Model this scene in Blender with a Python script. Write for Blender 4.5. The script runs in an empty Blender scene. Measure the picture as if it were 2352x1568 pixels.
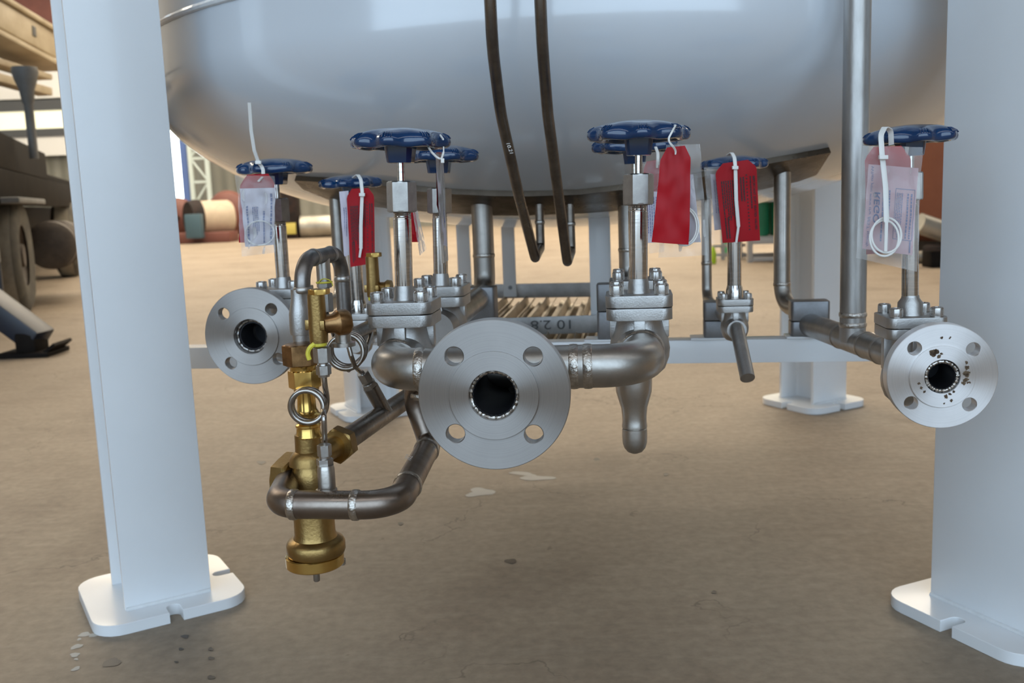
import bpy, bmesh, math, random
from mathutils import Vector, Matrix, noise
random.seed(7)
PI = math.pi
SC = bpy.context.scene
COL = SC.collection

# ------------------------------------------------------------------ camera
FPX, PITCH, ROLL, HC = 2200.0, math.radians(8.6), math.radians(2.2), 0.72
CF = Vector((0, math.cos(PITCH), -math.sin(PITCH)))
_r0 = Vector((1, 0, 0)); _u0 = Vector((0, math.sin(PITCH), math.cos(PITCH)))
CR = math.cos(ROLL)*_r0 - math.sin(ROLL)*_u0
CU = math.sin(ROLL)*_r0 + math.cos(ROLL)*_u0
CO = Vector((0, 0, HC))
def ray(px, py): return CF + CR*((px-1176)/FPX) + CU*((784-py)/FPX)
def W(px, py, Y):
    d = ray(px, py); return CO + d*(Y/d.y)
def G(px, py, z=0.0):
    d = ray(px, py); return CO + d*((z-HC)/d.z)
def mpp(p): return (Vector(p)-CO).dot(CF)/FPX      # metres per pixel at a point

camd = bpy.data.cameras.new('camera'); camo = bpy.data.objects.new('camera', camd); COL.objects.link(camo)
camd.sensor_width = 36; camd.lens = FPX/2352*36; camd.clip_start = .02; camd.clip_end = 300
m = Matrix.Identity(4)
for i in range(3):
    m[i][0] = CR[i]; m[i][1] = CU[i]; m[i][2] = -CF[i]; m[i][3] = CO[i]
camo.matrix_world = m
camd.dof.use_dof = True; camd.dof.focus_distance = 1.08; camd.dof.aperture_fstop = 9.0
SC.camera = camo

YAW = math.radians(-7.2)
TS = Vector((math.cos(YAW), math.sin(YAW), 0)); TT = Vector((-math.sin(YAW), math.cos(YAW), 0)); UP = Vector((0, 0, 1))

# ------------------------------------------------------------------ materials
def new_mat(name):
    m = bpy.data.materials.new(name); m.use_nodes = True
    nt = m.node_tree; b = nt.nodes['Principled BSDF']
    return m, nt, b
def rgb(c): return (c[0], c[1], c[2], 1)
def mat(name, c, rough=.5, metal=0., c2=None, scale=8., coat=0., bump=0., bscale=60., stretch=None, rvar=0., spec=None):
    m, nt, b = new_mat(name); N = nt.nodes; L = nt.links
    b.inputs['Base Color'].default_value = rgb(c); b.inputs['Roughness'].default_value = rough
    b.inputs['Metallic'].default_value = metal; b.inputs['Coat Weight'].default_value = coat
    b.inputs['Coat Roughness'].default_value = .05
    if spec is not None: b.inputs['Specular IOR Level'].default_value = spec
    tc = N.new('ShaderNodeTexCoord'); mp = N.new('ShaderNodeMapping'); L.new(tc.outputs['Object'], mp.inputs['Vector'])
    if stretch: mp.inputs['Scale'].default_value = stretch
    if c2 is not None or rvar:
        t = N.new('ShaderNodeTexNoise'); t.inputs['Scale'].default_value = scale; t.inputs['Detail'].default_value = 6
        t.inputs['Roughness'].default_value = .65
        L.new(mp.outputs[0], t.inputs['Vector'])
        cr = N.new('ShaderNodeMapRange'); cr.inputs[1].default_value = .35; cr.inputs[2].default_value = .65
        L.new(t.outputs[0], cr.inputs[0])
        if c2 is not None:
            mx = N.new('ShaderNodeMix'); mx.data_type = 'RGBA'
            mx.inputs[6].default_value = rgb(c); mx.inputs[7].default_value = rgb(c2)
            L.new(cr.outputs[0], mx.inputs[0]); L.new(mx.outputs[2], b.inputs['Base Color'])
        if rvar:
            r2 = N.new('ShaderNodeMapRange'); r2.inputs[3].default_value = rough-rvar; r2.inputs[4].default_value = rough+rvar
            L.new(cr.outputs[0], r2.inputs[0]); L.new(r2.outputs[0], b.inputs['Roughness'])
    if bump:
        t2 = N.new('ShaderNodeTexNoise'); t2.inputs['Scale'].default_value = bscale; t2.inputs['Detail'].default_value = 3
        L.new(mp.outputs[0], t2.inputs['Vector'])
        bp = N.new('ShaderNodeBump'); bp.inputs['Strength'].default_value = bump; bp.inputs['Distance'].default_value = .002
        L.new(t2.outputs[0], bp.inputs['Height']); L.new(bp.outputs[0], b.inputs['Normal'])
    return m

M = {}
M['paint'] = mat('white_paint', (.80, .82, .84), .32, 0, (.77, .79, .81), 3, coat=.25)
M['tankpaint'] = mat('gloss_white_tank', (.66, .70, .75), .25, 0, (.64, .68, .73), 2, coat=1.0)
M['tankpaint'].node_tree.nodes['Principled BSDF'].inputs['Coat Roughness'].default_value = .11
M['tankpaint'].node_tree.nodes['Principled BSDF'].inputs['Coat IOR'].default_value = 1.7
M['weldpaint'] = mat('painted_weld', (.78, .80, .82), .35, 0, (.70, .72, .73), 60, coat=.5, bump=.6, bscale=140)
M['pipe'] = mat('dull_stainless', (.52, .49, .455), .36, 1, (.38, .355, .325), 14, rvar=.08, bump=.06, bscale=300)
M['darkpipe'] = mat('tarnished_pipe', (.27, .24, .21), .36, 1, (.16, .135, .115), 16, rvar=.1, bump=.05, bscale=250)
M['greypipe'] = mat('grey_rolled_pipe', (.50, .485, .47), .42, 1, (.34, .325, .305), 22, bump=.1, bscale=200, stretch=(1, 1, .25))
M['bright'] = mat('polished_stainless', (.72, .69, .66), .13, 1, (.52, .49, .46), 30, stretch=(1, 1, 12), rvar=.04)
M['cast'] = mat('blasted_casting', (.50, .485, .47), .42, 1, (.43, .415, .40), 30, bump=.12, bscale=500)
M['nut'] = mat('satin_hex_steel', (.44, .42, .395), .38, 1, (.36, .34, .32), 80, bump=.03, bscale=900)
M['bolt'] = mat('bolt_steel', (.55, .53, .51), .25, 1, (.42, .40, .38), 90, rvar=.08)
M['weld'] = mat('weld_bead', (.62, .58, .53), .3, 1, (.38, .34, .30), 130, bump=.5, bscale=320)
M['pad'] = mat('tarnish_reflection_plate', (.15, .12, .09), .33, .9, (.08, .06, .045), 9, rvar=.1)  # tarnished steel, base darkened brown to imitate the floor it reflects
M['padedge'] = mat('bright_cut_edge', (.62, .62, .62), .35, .6)
M['block'] = mat('clamp_block', (.27, .275, .29), .42, .75, (.19, .19, .195), 18, bump=.1, bscale=300)
M['brass'] = mat('dull_brass', (.40, .27, .105), .36, 1, (.30, .19, .07), 22, bump=.12, bscale=320, rvar=.06)
M['gold'] = mat('bright_brass', (.74, .50, .16), .2, 1, (.64, .41, .12), 20)
M['copper'] = mat('copper_bronze', (.42, .24, .105), .36, 1, (.16, .09, .04), 30, rvar=.08)
M['blue'] = mat('blue_enamel', (.003, .036, .115), .2, 0, (.003, .030, .10), 20, coat=.8)
M['red'] = mat('red_tag_card', (.40, .005, .012), .5, 0, (.33, .004, .009), 12, spec=.2)
M['ink'] = mat('black_ink', (.03, .008, .01), .6)
M['blueink'] = mat('blue_ink', (.05, .09, .30), .6)
M['label'] = mat('label_paper', (.62, .58, .66), .5)
M['tie'] = mat('white_nylon', (.78, .77, .74), .35)
M['tie'].node_tree.nodes['Principled BSDF'].inputs['Subsurface Weight'].default_value = .0
M['tape'] = mat('yellow_thread_tape', (.75, .66, .06), .5, 0, (.55, .48, .05), 60)
M['coil'] = mat('instrument_tube', (.42, .385, .35), .2, 1, (.32, .29, .26), 40)
M['bore'] = mat('shade_dark_bore', (.012, .012, .015), .42, 0, spec=.25)  # near-black base stands in for the shade deep inside the bores
M['black'] = mat('black_void', (.012, .012, .013), .6)
M['bar'] = mat('grey_aluminium_bar', (.52, .51, .50), .45, .55, (.36, .345, .33), 20)
M['fin'] = mat('aluminium_fin', (.62, .55, .44), .42, .6, (.42, .35, .26), 9)

def bag_mat():
    m, nt, b = new_mat('clear_plastic_bag'); N = nt.nodes; L = nt.links
    b.inputs['Base Color'].default_value = (.80, .79, .78, 1); b.inputs['Roughness'].default_value = .08
    b.inputs['Coat Weight'].default_value = .5
    tr = N.new('ShaderNodeBsdfTransparent'); mx = N.new('ShaderNodeMixShader')
    fr = N.new('ShaderNodeFresnel'); fr.inputs[0].default_value = 1.5
    mr = N.new('ShaderNodeMapRange'); mr.inputs[3].default_value = .13; mr.inputs[4].default_value = .7
    L.new(fr.outputs[0], mr.inputs[0]); L.new(mr.outputs[0], mx.inputs[0])
    L.new(tr.outputs[0], mx.inputs[1]); L.new(b.outputs[0], mx.inputs[2])
    L.new(mx.outputs[0], N['Material Output'].inputs[0])
    return m
M['bag'] = bag_mat()

def machined(name, c, rough, an):
    m, nt, b = new_mat(name); N = nt.nodes; L = nt.links
    b.inputs['Metallic'].default_value = 1; b.inputs['Roughness'].default_value = rough
    b.inputs['Anisotropic'].default_value = an; b.inputs['Anisotropic Rotation'].default_value = .25
    t = N.new('ShaderNodeTangent'); t.direction_type = 'RADIAL'; t.axis = 'Z'
    L.new(t.outputs[0], b.inputs['Tangent'])
    tc = N.new('ShaderNodeTexCoord')
    ln = N.new('ShaderNodeVectorMath'); ln.operation = 'LENGTH'; L.new(tc.outputs['Object'], ln.inputs[0])
    w = N.new('ShaderNodeTexNoise'); w.noise_dimensions = '1D'; w.inputs['Scale'].default_value = 900; w.inputs['Detail'].default_value = 2
    L.new(ln.outputs['Value'], w.inputs['W'])
    n2 = N.new('ShaderNodeTexNoise'); n2.inputs['Scale'].default_value = 26; n2.inputs['Detail'].default_value = 4
    L.new(tc.outputs['Object'], n2.inputs['Vector'])
    ad = N.new('ShaderNodeMath'); ad.operation = 'ADD'; L.new(w.outputs[0], ad.inputs[0]); L.new(n2.outputs[0], ad.inputs[1])
    mr = N.new('ShaderNodeMapRange'); mr.inputs[1].default_value = .7; mr.inputs[2].default_value = 1.3
    L.new(ad.outputs[0], mr.inputs[0])
    mx = N.new('ShaderNodeMix'); mx.data_type = 'RGBA'
    mx.inputs[6].default_value = rgb([k*.88 for k in c]); mx.inputs[7].default_value = rgb(c)
    L.new(mr.outputs[0], mx.inputs[0]); L.new(mx.outputs[2], b.inputs['Base Color'])
    return m
M['flange'] = machined('turned_stainless', (.43, .41, .395), .38, .95)
M['flangebright'] = machined('bright_turned_stainless', (.80, .775, .765), .40, .9)

def floor_mat():
    m, nt, b = new_mat('worn_concrete'); N = nt.nodes; L = nt.links
    tc = N.new('ShaderNodeTexCoord'); P = tc.outputs['Object']
    def nz(s, d=6, v=P, r=.6):
        t = N.new('ShaderNodeTexNoise'); t.inputs['Scale'].default_value = s; t.inputs['Detail'].default_value = d
        t.inputs['Roughness'].default_value = r; L.new(v, t.inputs['Vector']); return t
    def mrange(x, a, c, lo=0, hi=1):
        r = N.new('ShaderNodeMapRange'); r.inputs[1].default_value = a; r.inputs[2].default_value = c
        r.inputs[3].default_value = lo; r.inputs[4].default_value = hi; L.new(x, r.inputs[0]); return r.outputs[0]
    def mix(f, a, c, bt='MIX'):
        x = N.new('ShaderNodeMix'); x.data_type = 'RGBA'; x.blend_type = bt
        if isinstance(f, float): x.inputs[0].default_value = f
        else: L.new(f, x.inputs[0])
        for i, v in ((6, a), (7, c)):
            if isinstance(v, tuple): x.inputs[i].default_value = rgb(v)
            else: L.new(v, x.inputs[i])
        return x.outputs[2]
    big = mrange(nz(1.1, 5).outputs[0], .35, .65)
    col = mix(big, (.325, .258, .190), (.205, .157, .112))
    med = mrange(nz(5, 8).outputs[0], .4, .62)
    col = mix(med, col, (.28, .222, .162))
    fine = mrange(nz(45, 6).outputs[0], .35, .7, .82, 1.1)
    sc = N.new('ShaderNodeVectorMath'); sc.operation = 'SCALE'; L.new(col, sc.inputs[0]); L.new(fine, sc.inputs['Scale'])
    col = sc.outputs[0]
    # trowel streaks
    mp = N.new('ShaderNodeMapping'); mp.inputs['Rotation'].default_value = (0, 0, .5); mp.inputs['Scale'].default_value = (4, 16, 1); L.new(P, mp.inputs[0])
    st = mrange(nz(1.6, 6, mp.outputs[0]).outputs[0], .52, .72)
    stm = N.new('ShaderNodeMath'); stm.operation = 'MULTIPLY'; stm.inputs[1].default_value = .28; L.new(st, stm.inputs[0])
    col = mix(stm.outputs[0], col, (.40, .33, .25))
    # cracks
    wv = nz(3.5, 5).outputs['Color']
    wm = N.new('ShaderNodeVectorMath'); wm.operation = 'SCALE'; wm.inputs['Scale'].default_value = .5; L.new(wv, wm.inputs[0])
    wa = N.new('ShaderNodeVectorMath'); wa.operation = 'ADD'; L.new(P, wa.inputs[0]); L.new(wm.outputs[0], wa.inputs[1])
    vo = N.new('ShaderNodeTexVoronoi'); vo.feature = 'DISTANCE_TO_EDGE'; vo.inputs['Scale'].default_value = 1.15; L.new(wa.outputs[0], vo.inputs['Vector'])
    ck = mrange(vo.outputs['Distance'], .0015, .005, 1, 0)
    gate = mrange(nz(1.7, 3).outputs[0], .45, .55)
    cm = N.new('ShaderNodeMath'); cm.operation = 'MULTIPLY'; L.new(ck, cm.inputs[0]); L.new(gate, cm.inputs[1])
    cm2 = N.new('ShaderNodeMath'); cm2.operation = 'MULTIPLY'; cm2.inputs[1].default_value = .6; L.new(cm.outputs[0], cm2.inputs[0])
    col = mix(cm2.outputs[0], col, (.10, .075, .055))
    # small oil spots
    v2 = N.new('ShaderNodeTexVoronoi'); v2.inputs['Scale'].default_value = 5.5
    L.new(wa.outputs[0], v2.inputs['Vector'])
    sp = mrange(v2.outputs['Distance'], .045, .075, 1, 0)
    g2 = N.new('ShaderNodeSeparateColor'); L.new(v2.outputs['Color'], g2.inputs[0])
    g3 = mrange(g2.outputs[0], .6, .65)
    sm = N.new('ShaderNodeMath'); sm.operation = 'MULTIPLY'; L.new(sp, sm.inputs[0]); L.new(g3, sm.inputs[1])
    s2 = N.new('ShaderNodeMath'); s2.operation = 'MULTIPLY'; s2.inputs[1].default_value = .5; L.new(sm.outputs[0], s2.inputs[0])
    col = mix(s2.outputs[0], col, (.11, .085, .06))
    L.new(col, b.inputs['Base Color'])
    b.inputs['Roughness'].default_value = .62; b.inputs['Specular IOR Level'].default_value = .35
    bp = N.new('ShaderNodeBump'); bp.inputs['Strength'].default_value = .18; bp.inputs['Distance'].default_value = .003
    L.new(nz(30, 6).outputs[0], bp.inputs['Height']); L.new(bp.outputs[0], b.inputs['Normal'])
    return m
M['floor'] = floor_mat()

def corrugated(name, c, c2, freq=7.0, axis='X'):
    m, nt, b = new_mat(name); N = nt.nodes; L = nt.links
    tc = N.new('ShaderNodeTexCoord'); sx = N.new('ShaderNodeSeparateXYZ'); L.new(tc.outputs['Object'], sx.inputs[0])
    mu = N.new('ShaderNodeMath'); mu.operation = 'MULTIPLY'; mu.inputs[1].default_value = freq*2*PI; L.new(sx.outputs[axis], mu.inputs[0])
    sn = N.new('ShaderNodeMath'); sn.operation = 'SINE'; L.new(mu.outputs[0], sn.inputs[0])
    bp = N.new('ShaderNodeBump'); bp.inputs['Strength'].default_value = .6; bp.inputs['Distance'].default_value = .03
    L.new(sn.outputs[0], bp.inputs['Height']); L.new(bp.outputs[0], b.inputs['Normal'])
    t = N.new('ShaderNodeTexNoise'); t.inputs['Scale'].default_value = 1.2; L.new(tc.outputs['Object'], t.inputs['Vector'])
    mx = N.new('ShaderNodeMix'); mx.data_type = 'RGBA'; mx.inputs[6].default_value = rgb(c); mx.inputs[7].default_value = rgb(c2)
    L.new(t.outputs[0], mx.inputs[0]); L.new(mx.outputs[2], b.inputs['Base Color']); b.inputs['Roughness'].default_value = .55
    return m
def emit(name, c, s):
    m, nt, b = new_mat(name)
    b.inputs['Base Color'].default_value = rgb(c); b.inputs['Emission Color'].default_value = rgb(c); b.inputs['Emission Strength'].default_value = s
    return m

# ------------------------------------------------------------------ mesh helpers
def BM(): return bmesh.new()
def link_mesh(name, me, mt=None, parent=None, sharp=38):
    me.materials.clear()
    for x in (mt if isinstance(mt, (list, tuple)) else [mt]):
        if x is not None: me.materials.append(x)
    for p in me.polygons: p.use_smooth = True
    me.set_sharp_from_angle(angle=math.radians(sharp))
    o = bpy.data.objects.new(name, me); COL.objects.link(o)
    if parent is not None: attach(o, parent)
    return o
def attach(o, parent):
    # keep the world placement; thing roots are translated / rotated empties
    w = o.matrix_basis.copy(); o.parent = parent
    o.matrix_parent_inverse = root_world(parent).inverted()
    o.matrix_basis = w
def root_world(p):
    w = p.matrix_basis.copy()
    if p.parent is not None: w = root_world(p.parent) @ p.matrix_parent_inverse @ w
    return w
def obj(name, bm, mt, parent=None, sharp=38):
    bmesh.ops.remove_doubles(bm, verts=bm.verts, dist=1e-6)
    bmesh.ops.recalc_face_normals(bm, faces=bm.faces)
    me = bpy.data.meshes.new(name); bm.to_mesh(me); bm.free()
    return link_mesh(name, me, mt, parent, sharp)
def tag(o, label, cat, group=None, kind=None):
    o['label'] = label; o['category'] = cat
    if group: o['group'] = group
    if kind: o['kind'] = kind
    return o
def thing(name, loc, label, cat, group=None):
    e = bpy.data.objects.new(name, None); e.empty_display_size = .05; COL.objects.link(e)
    e.location = loc
    return tag(e, label, cat, group)
def struct(o): o['kind'] = 'structure'; return o

def fillet(pts, rad, n=8):
    pts = [Vector(p) for p in pts]
    if len(pts) < 3 or not rad: return pts
    out = [pts[0]]
    for i in range(1, len(pts)-1):
        a, b, c = pts[i-1], pts[i], pts[i+1]
        u = (a-b); v = (c-b); lu, lv = u.length, v.length
        if lu < 1e-6 or lv < 1e-6: continue
        u /= lu; v /= lv
        ang = u.angle(v, PI)
        if PI-ang < .05: out.append(b); continue
        r = rad[i-1] if isinstance(rad, (list, tuple)) else rad
        t = min(r/math.tan(ang/2), lu*(.97 if i == 1 else .49), lv*(.97 if i == len(pts)-2 else .49))
        r = t*math.tan(ang/2)
        ctr = b + (u+v).normalized()*(r/math.sin(ang/2))
        p0 = b+u*t-ctr; p1 = b+v*t-ctr
        tot = p0.angle(p1)
        ax = p0.cross(p1).normalized()
        for k in range(n+1):
            out.append(ctr + Matrix.Rotation(tot*k/n, 3, ax) @ p0)
    out.append(pts[-1])
    return out
def tube(bm, pts, r, seg=20, cap=True, closed=False):
    pts = [Vector(p) for p in pts]; n = len(pts)
    rs = r if isinstance(r, (list, tuple)) else [r]*n
    tans = []
    for i in range(n):
        a = pts[i-1] if (i > 0 or closed) else pts[i]
        b = pts[(i+1) % n] if (i < n-1 or closed) else pts[i]
        t = b-a
        tans.append(t.normalized() if t.length > 1e-9 else (tans[-1] if tans else UP))
    nrm = tans[0].orthogonal().normalized(); rings = []
    for i in range(n):
        if i:
            q = tans[i-1].rotation_difference(tans[i]); nrm = (q @ nrm)
        nrm = (nrm - tans[i]*nrm.dot(tans[i])).normalized(); bi = tans[i].cross(nrm)
        rings.append([bm.verts.new(pts[i] + (nrm*math.cos(2*PI*k/seg) + bi*math.sin(2*PI*k/seg))*rs[i]) for k in range(seg)])
    for i in range(n-1 if not closed else n):
        A, B = rings[i], rings[(i+1) % n]
        for k in range(seg):
            bm.faces.new((A[k], A[(k+1) % seg], B[(k+1) % seg], B[k]))
    if cap and not closed:
        bm.faces.new(rings[0][::-1]); bm.faces.new(rings[-1])
    return bm
def frame(axis):
    a = Vector(axis).normalized(); x = a.orthogonal().normalized()
    if abs(a.z) > .99: x = Vector((1, 0, 0))
    y = a.cross(x).normalized(); x = y.cross(a).normalized()
    return x, y, a
def lathe(bm, o, axis, prof, seg=40, cap=True, x=None):
    """prof: list of (distance along axis, radius)"""
    X, Y, A = frame(axis); o = Vector(o); rings = []
    for (d, r) in prof:
        if r < 1e-6: rings.append([bm.verts.new(o+A*d)])
        else: rings.append([bm.verts.new(o+A*d+(X*math.cos(2*PI*k/seg)+Y*math.sin(2*PI*k/seg))*r) for k in range(seg)])
    for i in range(len(rings)-1):
        P, Q = rings[i], rings[i+1]
        for k in range(seg):
            k2 = (k+1) % seg
            if len(P) == 1 and len(Q) == 1: continue
            if len(P) == 1: bm.faces.new((P[0], Q[k2], Q[k]))
            elif len(Q) == 1: bm.faces.new((P[k], P[k2], Q[0]))
            else: bm.faces.new((P[k], P[k2], Q[k2], Q[k]))
    if cap:
        if len(rings[0]) > 1: bm.faces.new(rings[0][::-1])
        if len(rings[-1]) > 1: bm.faces.new(rings[-1])
    return bm
def hexn(bm, o, axis, L, R, rot=0., ch=.12, n=6):
    """hex nut, R = across corners / 2, with chamfered ends"""
    X, Y, A = frame(axis); o = Vector(o); c = R*ch
    seg = n*8; rings = []
    def pt(d, k, rr):
        th = 2*PI*k/seg
        loc = ((th) % (2*PI/n)) - PI/n
        hexr = R*math.cos(PI/n)/math.cos(loc)
        rad = min(hexr, rr)
        return o+A*d+(X*math.cos(th+rot)+Y*math.sin(th+rot))*rad
    fl = R*math.cos(PI/n)
    for (d, rr) in ((0, fl*.97), (c*.45, R*.985), (c, R*1.1), (L-c, R*1.1), (L-c*.45, R*.985), (L, fl*.97)):
        rings.append([bm.verts.new(pt(d, k, rr)) for k in range(seg)])
    for i in range(5):
        for k in range(seg):
            k2 = (k+1) % seg; bm.faces.new((rings[i][k], rings[i][k2], rings[i+1][k2], rings[i+1][k]))
    bm.faces.new(rings[0][::-1]); bm.faces.new(rings[-1])
    return bm
def box(bm, c, sx, sy, sz, X=Vector((1, 0, 0)), Y=Vector((0, 1, 0)), Z=UP, bev=0., seg=2):
    c = Vector(c); vs = []
    for k in ((-1, -1, -1), (1, -1, -1), (1, 1, -1), (-1, 1, -1), (-1, -1, 1), (1, -1, 1), (1, 1, 1), (-1, 1, 1)):
        vs.append(bm.verts.new(c+X*(k[0]*sx/2)+Y*(k[1]*sy/2)+Z*(k[2]*sz/2)))
    fs = [bm.faces.new([vs[i] for i in q]) for q in ((0, 3, 2, 1), (4, 5, 6, 7), (0, 1, 5, 4), (1, 2, 6, 5), (2, 3, 7, 6), (3, 0, 4, 7))]
    if bev:
        es = list({e for f in fs for e in f.edges})
        bmesh.ops.bevel(bm, geom=es, offset=bev, segments=seg, profile=.5, affect='EDGES')
    return bm
def rrect(sx, sy, r, n=6, corners=(1, 1, 1, 1)):
    out = []
    for i, (cx, cy, a0) in enumerate(((sx/2-r, sy/2-r, 0), (-sx/2+r, sy/2-r, PI/2), (-sx/2+r, -sy/2+r, PI), (sx/2-r, -sy/2+r, 1.5*PI))):
        for k in range(n+1):
            a = a0+PI/2*k/n; out.append((cx+r*math.cos(a), cy+r*math.sin(a)))
    return out
def prism(bm, poly, o, X, Y, Z, h, bev=0.):
    """extrude a 2-D polygon given in the X,Y frame along Z by h"""
    o = Vector(o)
    A = [bm.verts.new(o+X*p[0]+Y*p[1]) for p in poly]; B = [bm.verts.new(o+X*p[0]+Y*p[1]+Z*h) for p in poly]
    n = len(poly); fs = [bm.faces.new(A[::-1]), bm.faces.new(B)]
    for k in range(n): bm.faces.new((A[k], A[(k+1) % n], B[(k+1) % n], B[k]))
    if bev:
        es = list({e for f in fs for e in f.edges})
        bmesh.ops.bevel(bm, geom=es, offset=bev, segments=2, profile=.5, affect='EDGES')
    return bm
def filled(loops, h, bev=0., name='plate'):
    """flat plate with holes: loops = list of closed 2-D polygons; thickness h along +z, centred at z=0"""
    cu = bpy.data.curves.new(name, 'CURVE'); cu.dimensions = '2D'; cu.fill_mode = 'BOTH'
    cu.extrude = max(h/2-bev, 1e-5); cu.bevel_depth = bev; cu.bevel_resolution = 0; cu.offset = -bev
    for lp in loops:
        sp = cu.splines.new('POLY'); sp.points.add(len(lp)-1); sp.use_cyclic_u = True
        for i, p in enumerate(lp): sp.points[i].co = (p[0], p[1], 0, 1)
    o = bpy.data.objects.new(name, cu); COL.objects.link(o)
    dg = bpy.context.evaluated_depsgraph_get()
    me = bpy.data.meshes.new_from_object(o.evaluated_get(dg))
    bpy.data.objects.remove(o); bpy.data.curves.remove(cu)
    return me
def circ(r, n=64, cx=0, cy=0): return [(cx+r*math.cos(2*PI*k/n), cy+r*math.sin(2*PI*k/n)) for k in range(n)]
def mesh_into(bm, me, mtx):
    me.transform(mtx); bm.from_mesh(me); bpy.data.meshes.remove(me)
def arcpts(c, X, Y, r, a0, a1, n=24):
    return [Vector(c)+X*(r*math.cos(a0+(a1-a0)*k/n))+Y*(r*math.sin(a0+(a1-a0)*k/n)) for k in range(n+1)]
def ring(bm, c, axis, R, r, seg=40, s2=8):
    X, Y, A = frame(axis)
    return tube(bm, [Vector(c)+X*(R*math.cos(2*PI*k/seg))+Y*(R*math.sin(2*PI*k/seg)) for k in range(seg)], r, s2, closed=True)
def weld(bm, c, axis, R, w=.004, h=.0012):
    """a small rounded band round a pipe"""
    return lathe(bm, c, axis, [(-w, R*.99), (-w*.7, R+h*.7), (0, R+h), (w*.7, R+h*.7), (w, R*.99)], 36, cap=False)
def weldo(parent, c, d, R, w=.004, h=.0012, mt='weld'):
    bm = BM(); weld(bm, c, d, R, w, h); return obj('weld_bead', bm, M[mt], parent)
def vl(px, py, Y, prof):
    """vertical lathe from picture rows: prof = [(row, half width in px)...] -> (origin, axis profile)"""
    o = W(px, py, Y); s = mpp(o); out = []
    for (r, hw) in prof: out.append((W(px, r, Y).z-o.z, hw*s))
    return o, out
def textmesh(s, size=1.0, sx=1.0, bold=False, thick=0.0, italic=0.0):
    cu = bpy.data.curves.new('t', 'FONT'); cu.body = s; cu.size = size; cu.shear = italic
    cu.offset = .02*size if bold else 0.0; cu.extrude = thick
    o = bpy.data.objects.new('t', cu); COL.objects.link(o)
    dg = bpy.context.evaluated_depsgraph_get(); me = bpy.data.meshes.new_from_object(o.evaluated_get(dg))
    bpy.data.objects.remove(o); bpy.data.curves.remove(cu)
    return me
def text_on(bm, s, o, d, n, size, width=None, **k):
    """write s with its baseline start at o, baseline direction d, letter-up direction n (world vectors)"""
    me = textmesh(s, **k)
    xs = [v.co.x for v in me.vertices]
    if not xs: return
    w = max(xs); fx = size if width is None else width/w
    vm = {}
    for v in me.vertices: vm[v.index] = bm.verts.new(Vector(o)+Vector(d)*(v.co.x*fx)+Vector(n)*(v.co.y*size))
    for p in me.polygons:
        try: bm.faces.new([vm[i] for i in p.vertices])
        except ValueError: pass
    bpy.data.meshes.remove(me)

# ------------------------------------------------------------------ tank and legs
TC = Vector((.165, 2.49, 0)); TR, ZT, HD, NS = 1.0, 1.0, .362, 2.0
def headz(r): return ZT-HD*max(0., 1-(r/TR)**NS)**(1/NS)
def H(px, py):
    """point where the picture ray meets the tank's dished bottom"""
    d = ray(px, py); t = .8; last = None
    while t < 4.2:
        p = CO+d*t; r = math.hypot(p.x-TC.x, p.y-TC.y)
        ins = r < TR and p.z > headz(r)
        if ins:
            lo, hi = t-.004, t
            for _ in range(20):
                mid = (lo+hi)/2; p = CO+d*mid; r = math.hypot(p.x-TC.x, p.y-TC.y)
                if r < TR and p.z > headz(r): hi = mid
                else: lo = mid
            return CO+d*hi
        t += .004
    return None
def on_head(x, y, off=0.):
    r = math.hypot(x-TC.x, y-TC.y); return Vector((x, y, headz(min(r, TR*.999))-off))
tank = thing('storage_tank', (TC.x, TC.y, 0), 'large glossy white vertical tank with dished bottom standing on four white legs', 'tank')
bm = BM()
prof = [(headz(TR*math.sin(k/48*PI/2)), TR*math.sin(k/48*PI/2)) for k in range(49)] + [(1.1, TR), (1.3, TR), (1.8, TR), (2.6, TR), (2.7, TR*.97), (2.95, TR*.6), (3.02, 0)]
lathe(bm, TC, UP, prof, 128, cap=False)
obj('tank_shell', bm, M['tankpaint'], tank)
bm = BM(); ring(bm, TC+UP*1.074, UP, TR+.001, .0065, 160, 8)
obj('weld_seam', bm, M['weldpaint'], tank)
# nozzle pad
top = [(680, 403), (760, 407), (877, 413), (964, 427), (1043, 433), (1130, 437), (1210, 438), (1331, 434), (1435, 422), (1520, 409), (1604, 395), (1690, 377), (1780, 360), (1850, 348), (1904, 338)]
low = [(700, 424), (757, 447), (877, 465), (964, 473), (1043, 478), (1130, 483), (1210, 483), (1331, 478), (1418, 472), (1520, 460), (1604, 449), (1690, 436), (1780, 416), (1830, 405), (1872, 390)]
bm = BM(); G1 = []
for j in range(7):
    row = []
    for a, b in zip(top, low):
        f = j/6; p = H(a[0]*(1-f)+b[0]*f, a[1]*(1-f)+b[1]*f)
        if p is None: p = W(a[0], a[1], 1.9)
        row.append(p)
    G1.append(row)
def nrm_head(p):
    e = .004; a = on_head(p.x+e, p.y); b = on_head(p.x, p.y+e); c = on_head(p.x, p.y)
    n = (a-c).cross(b-c).normalized(); return -n if n.z > 0 else n
TH = .011
out = [[bm.verts.new(p+nrm_head(p)*TH) for p in r] for r in G1]
inn = [[bm.verts.new(p-nrm_head(p)*.003) for p in r] for r in G1]
nc = len(top)
for j in range(6):
    for k in range(nc-1): bm.faces.new((out[j][k], out[j][k+1], out[j+1][k+1], out[j+1][k]))
rim = [(0, k) for k in range(nc)] + [(j, nc-1) for j in range(1, 7)] + [(6, k) for k in range(nc-2, -1, -1)] + [(j, 0) for j in range(5, 0, -1)]
for i in range(len(rim)):
    a, b = rim[i], rim[(i+1) % len(rim)]
    f = bm.faces.new((out[a[0]][a[1]], inn[a[0]][a[1]], inn[b[0]][b[1]], out[b[0]][b[1]])); f.material_index = 1
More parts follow.
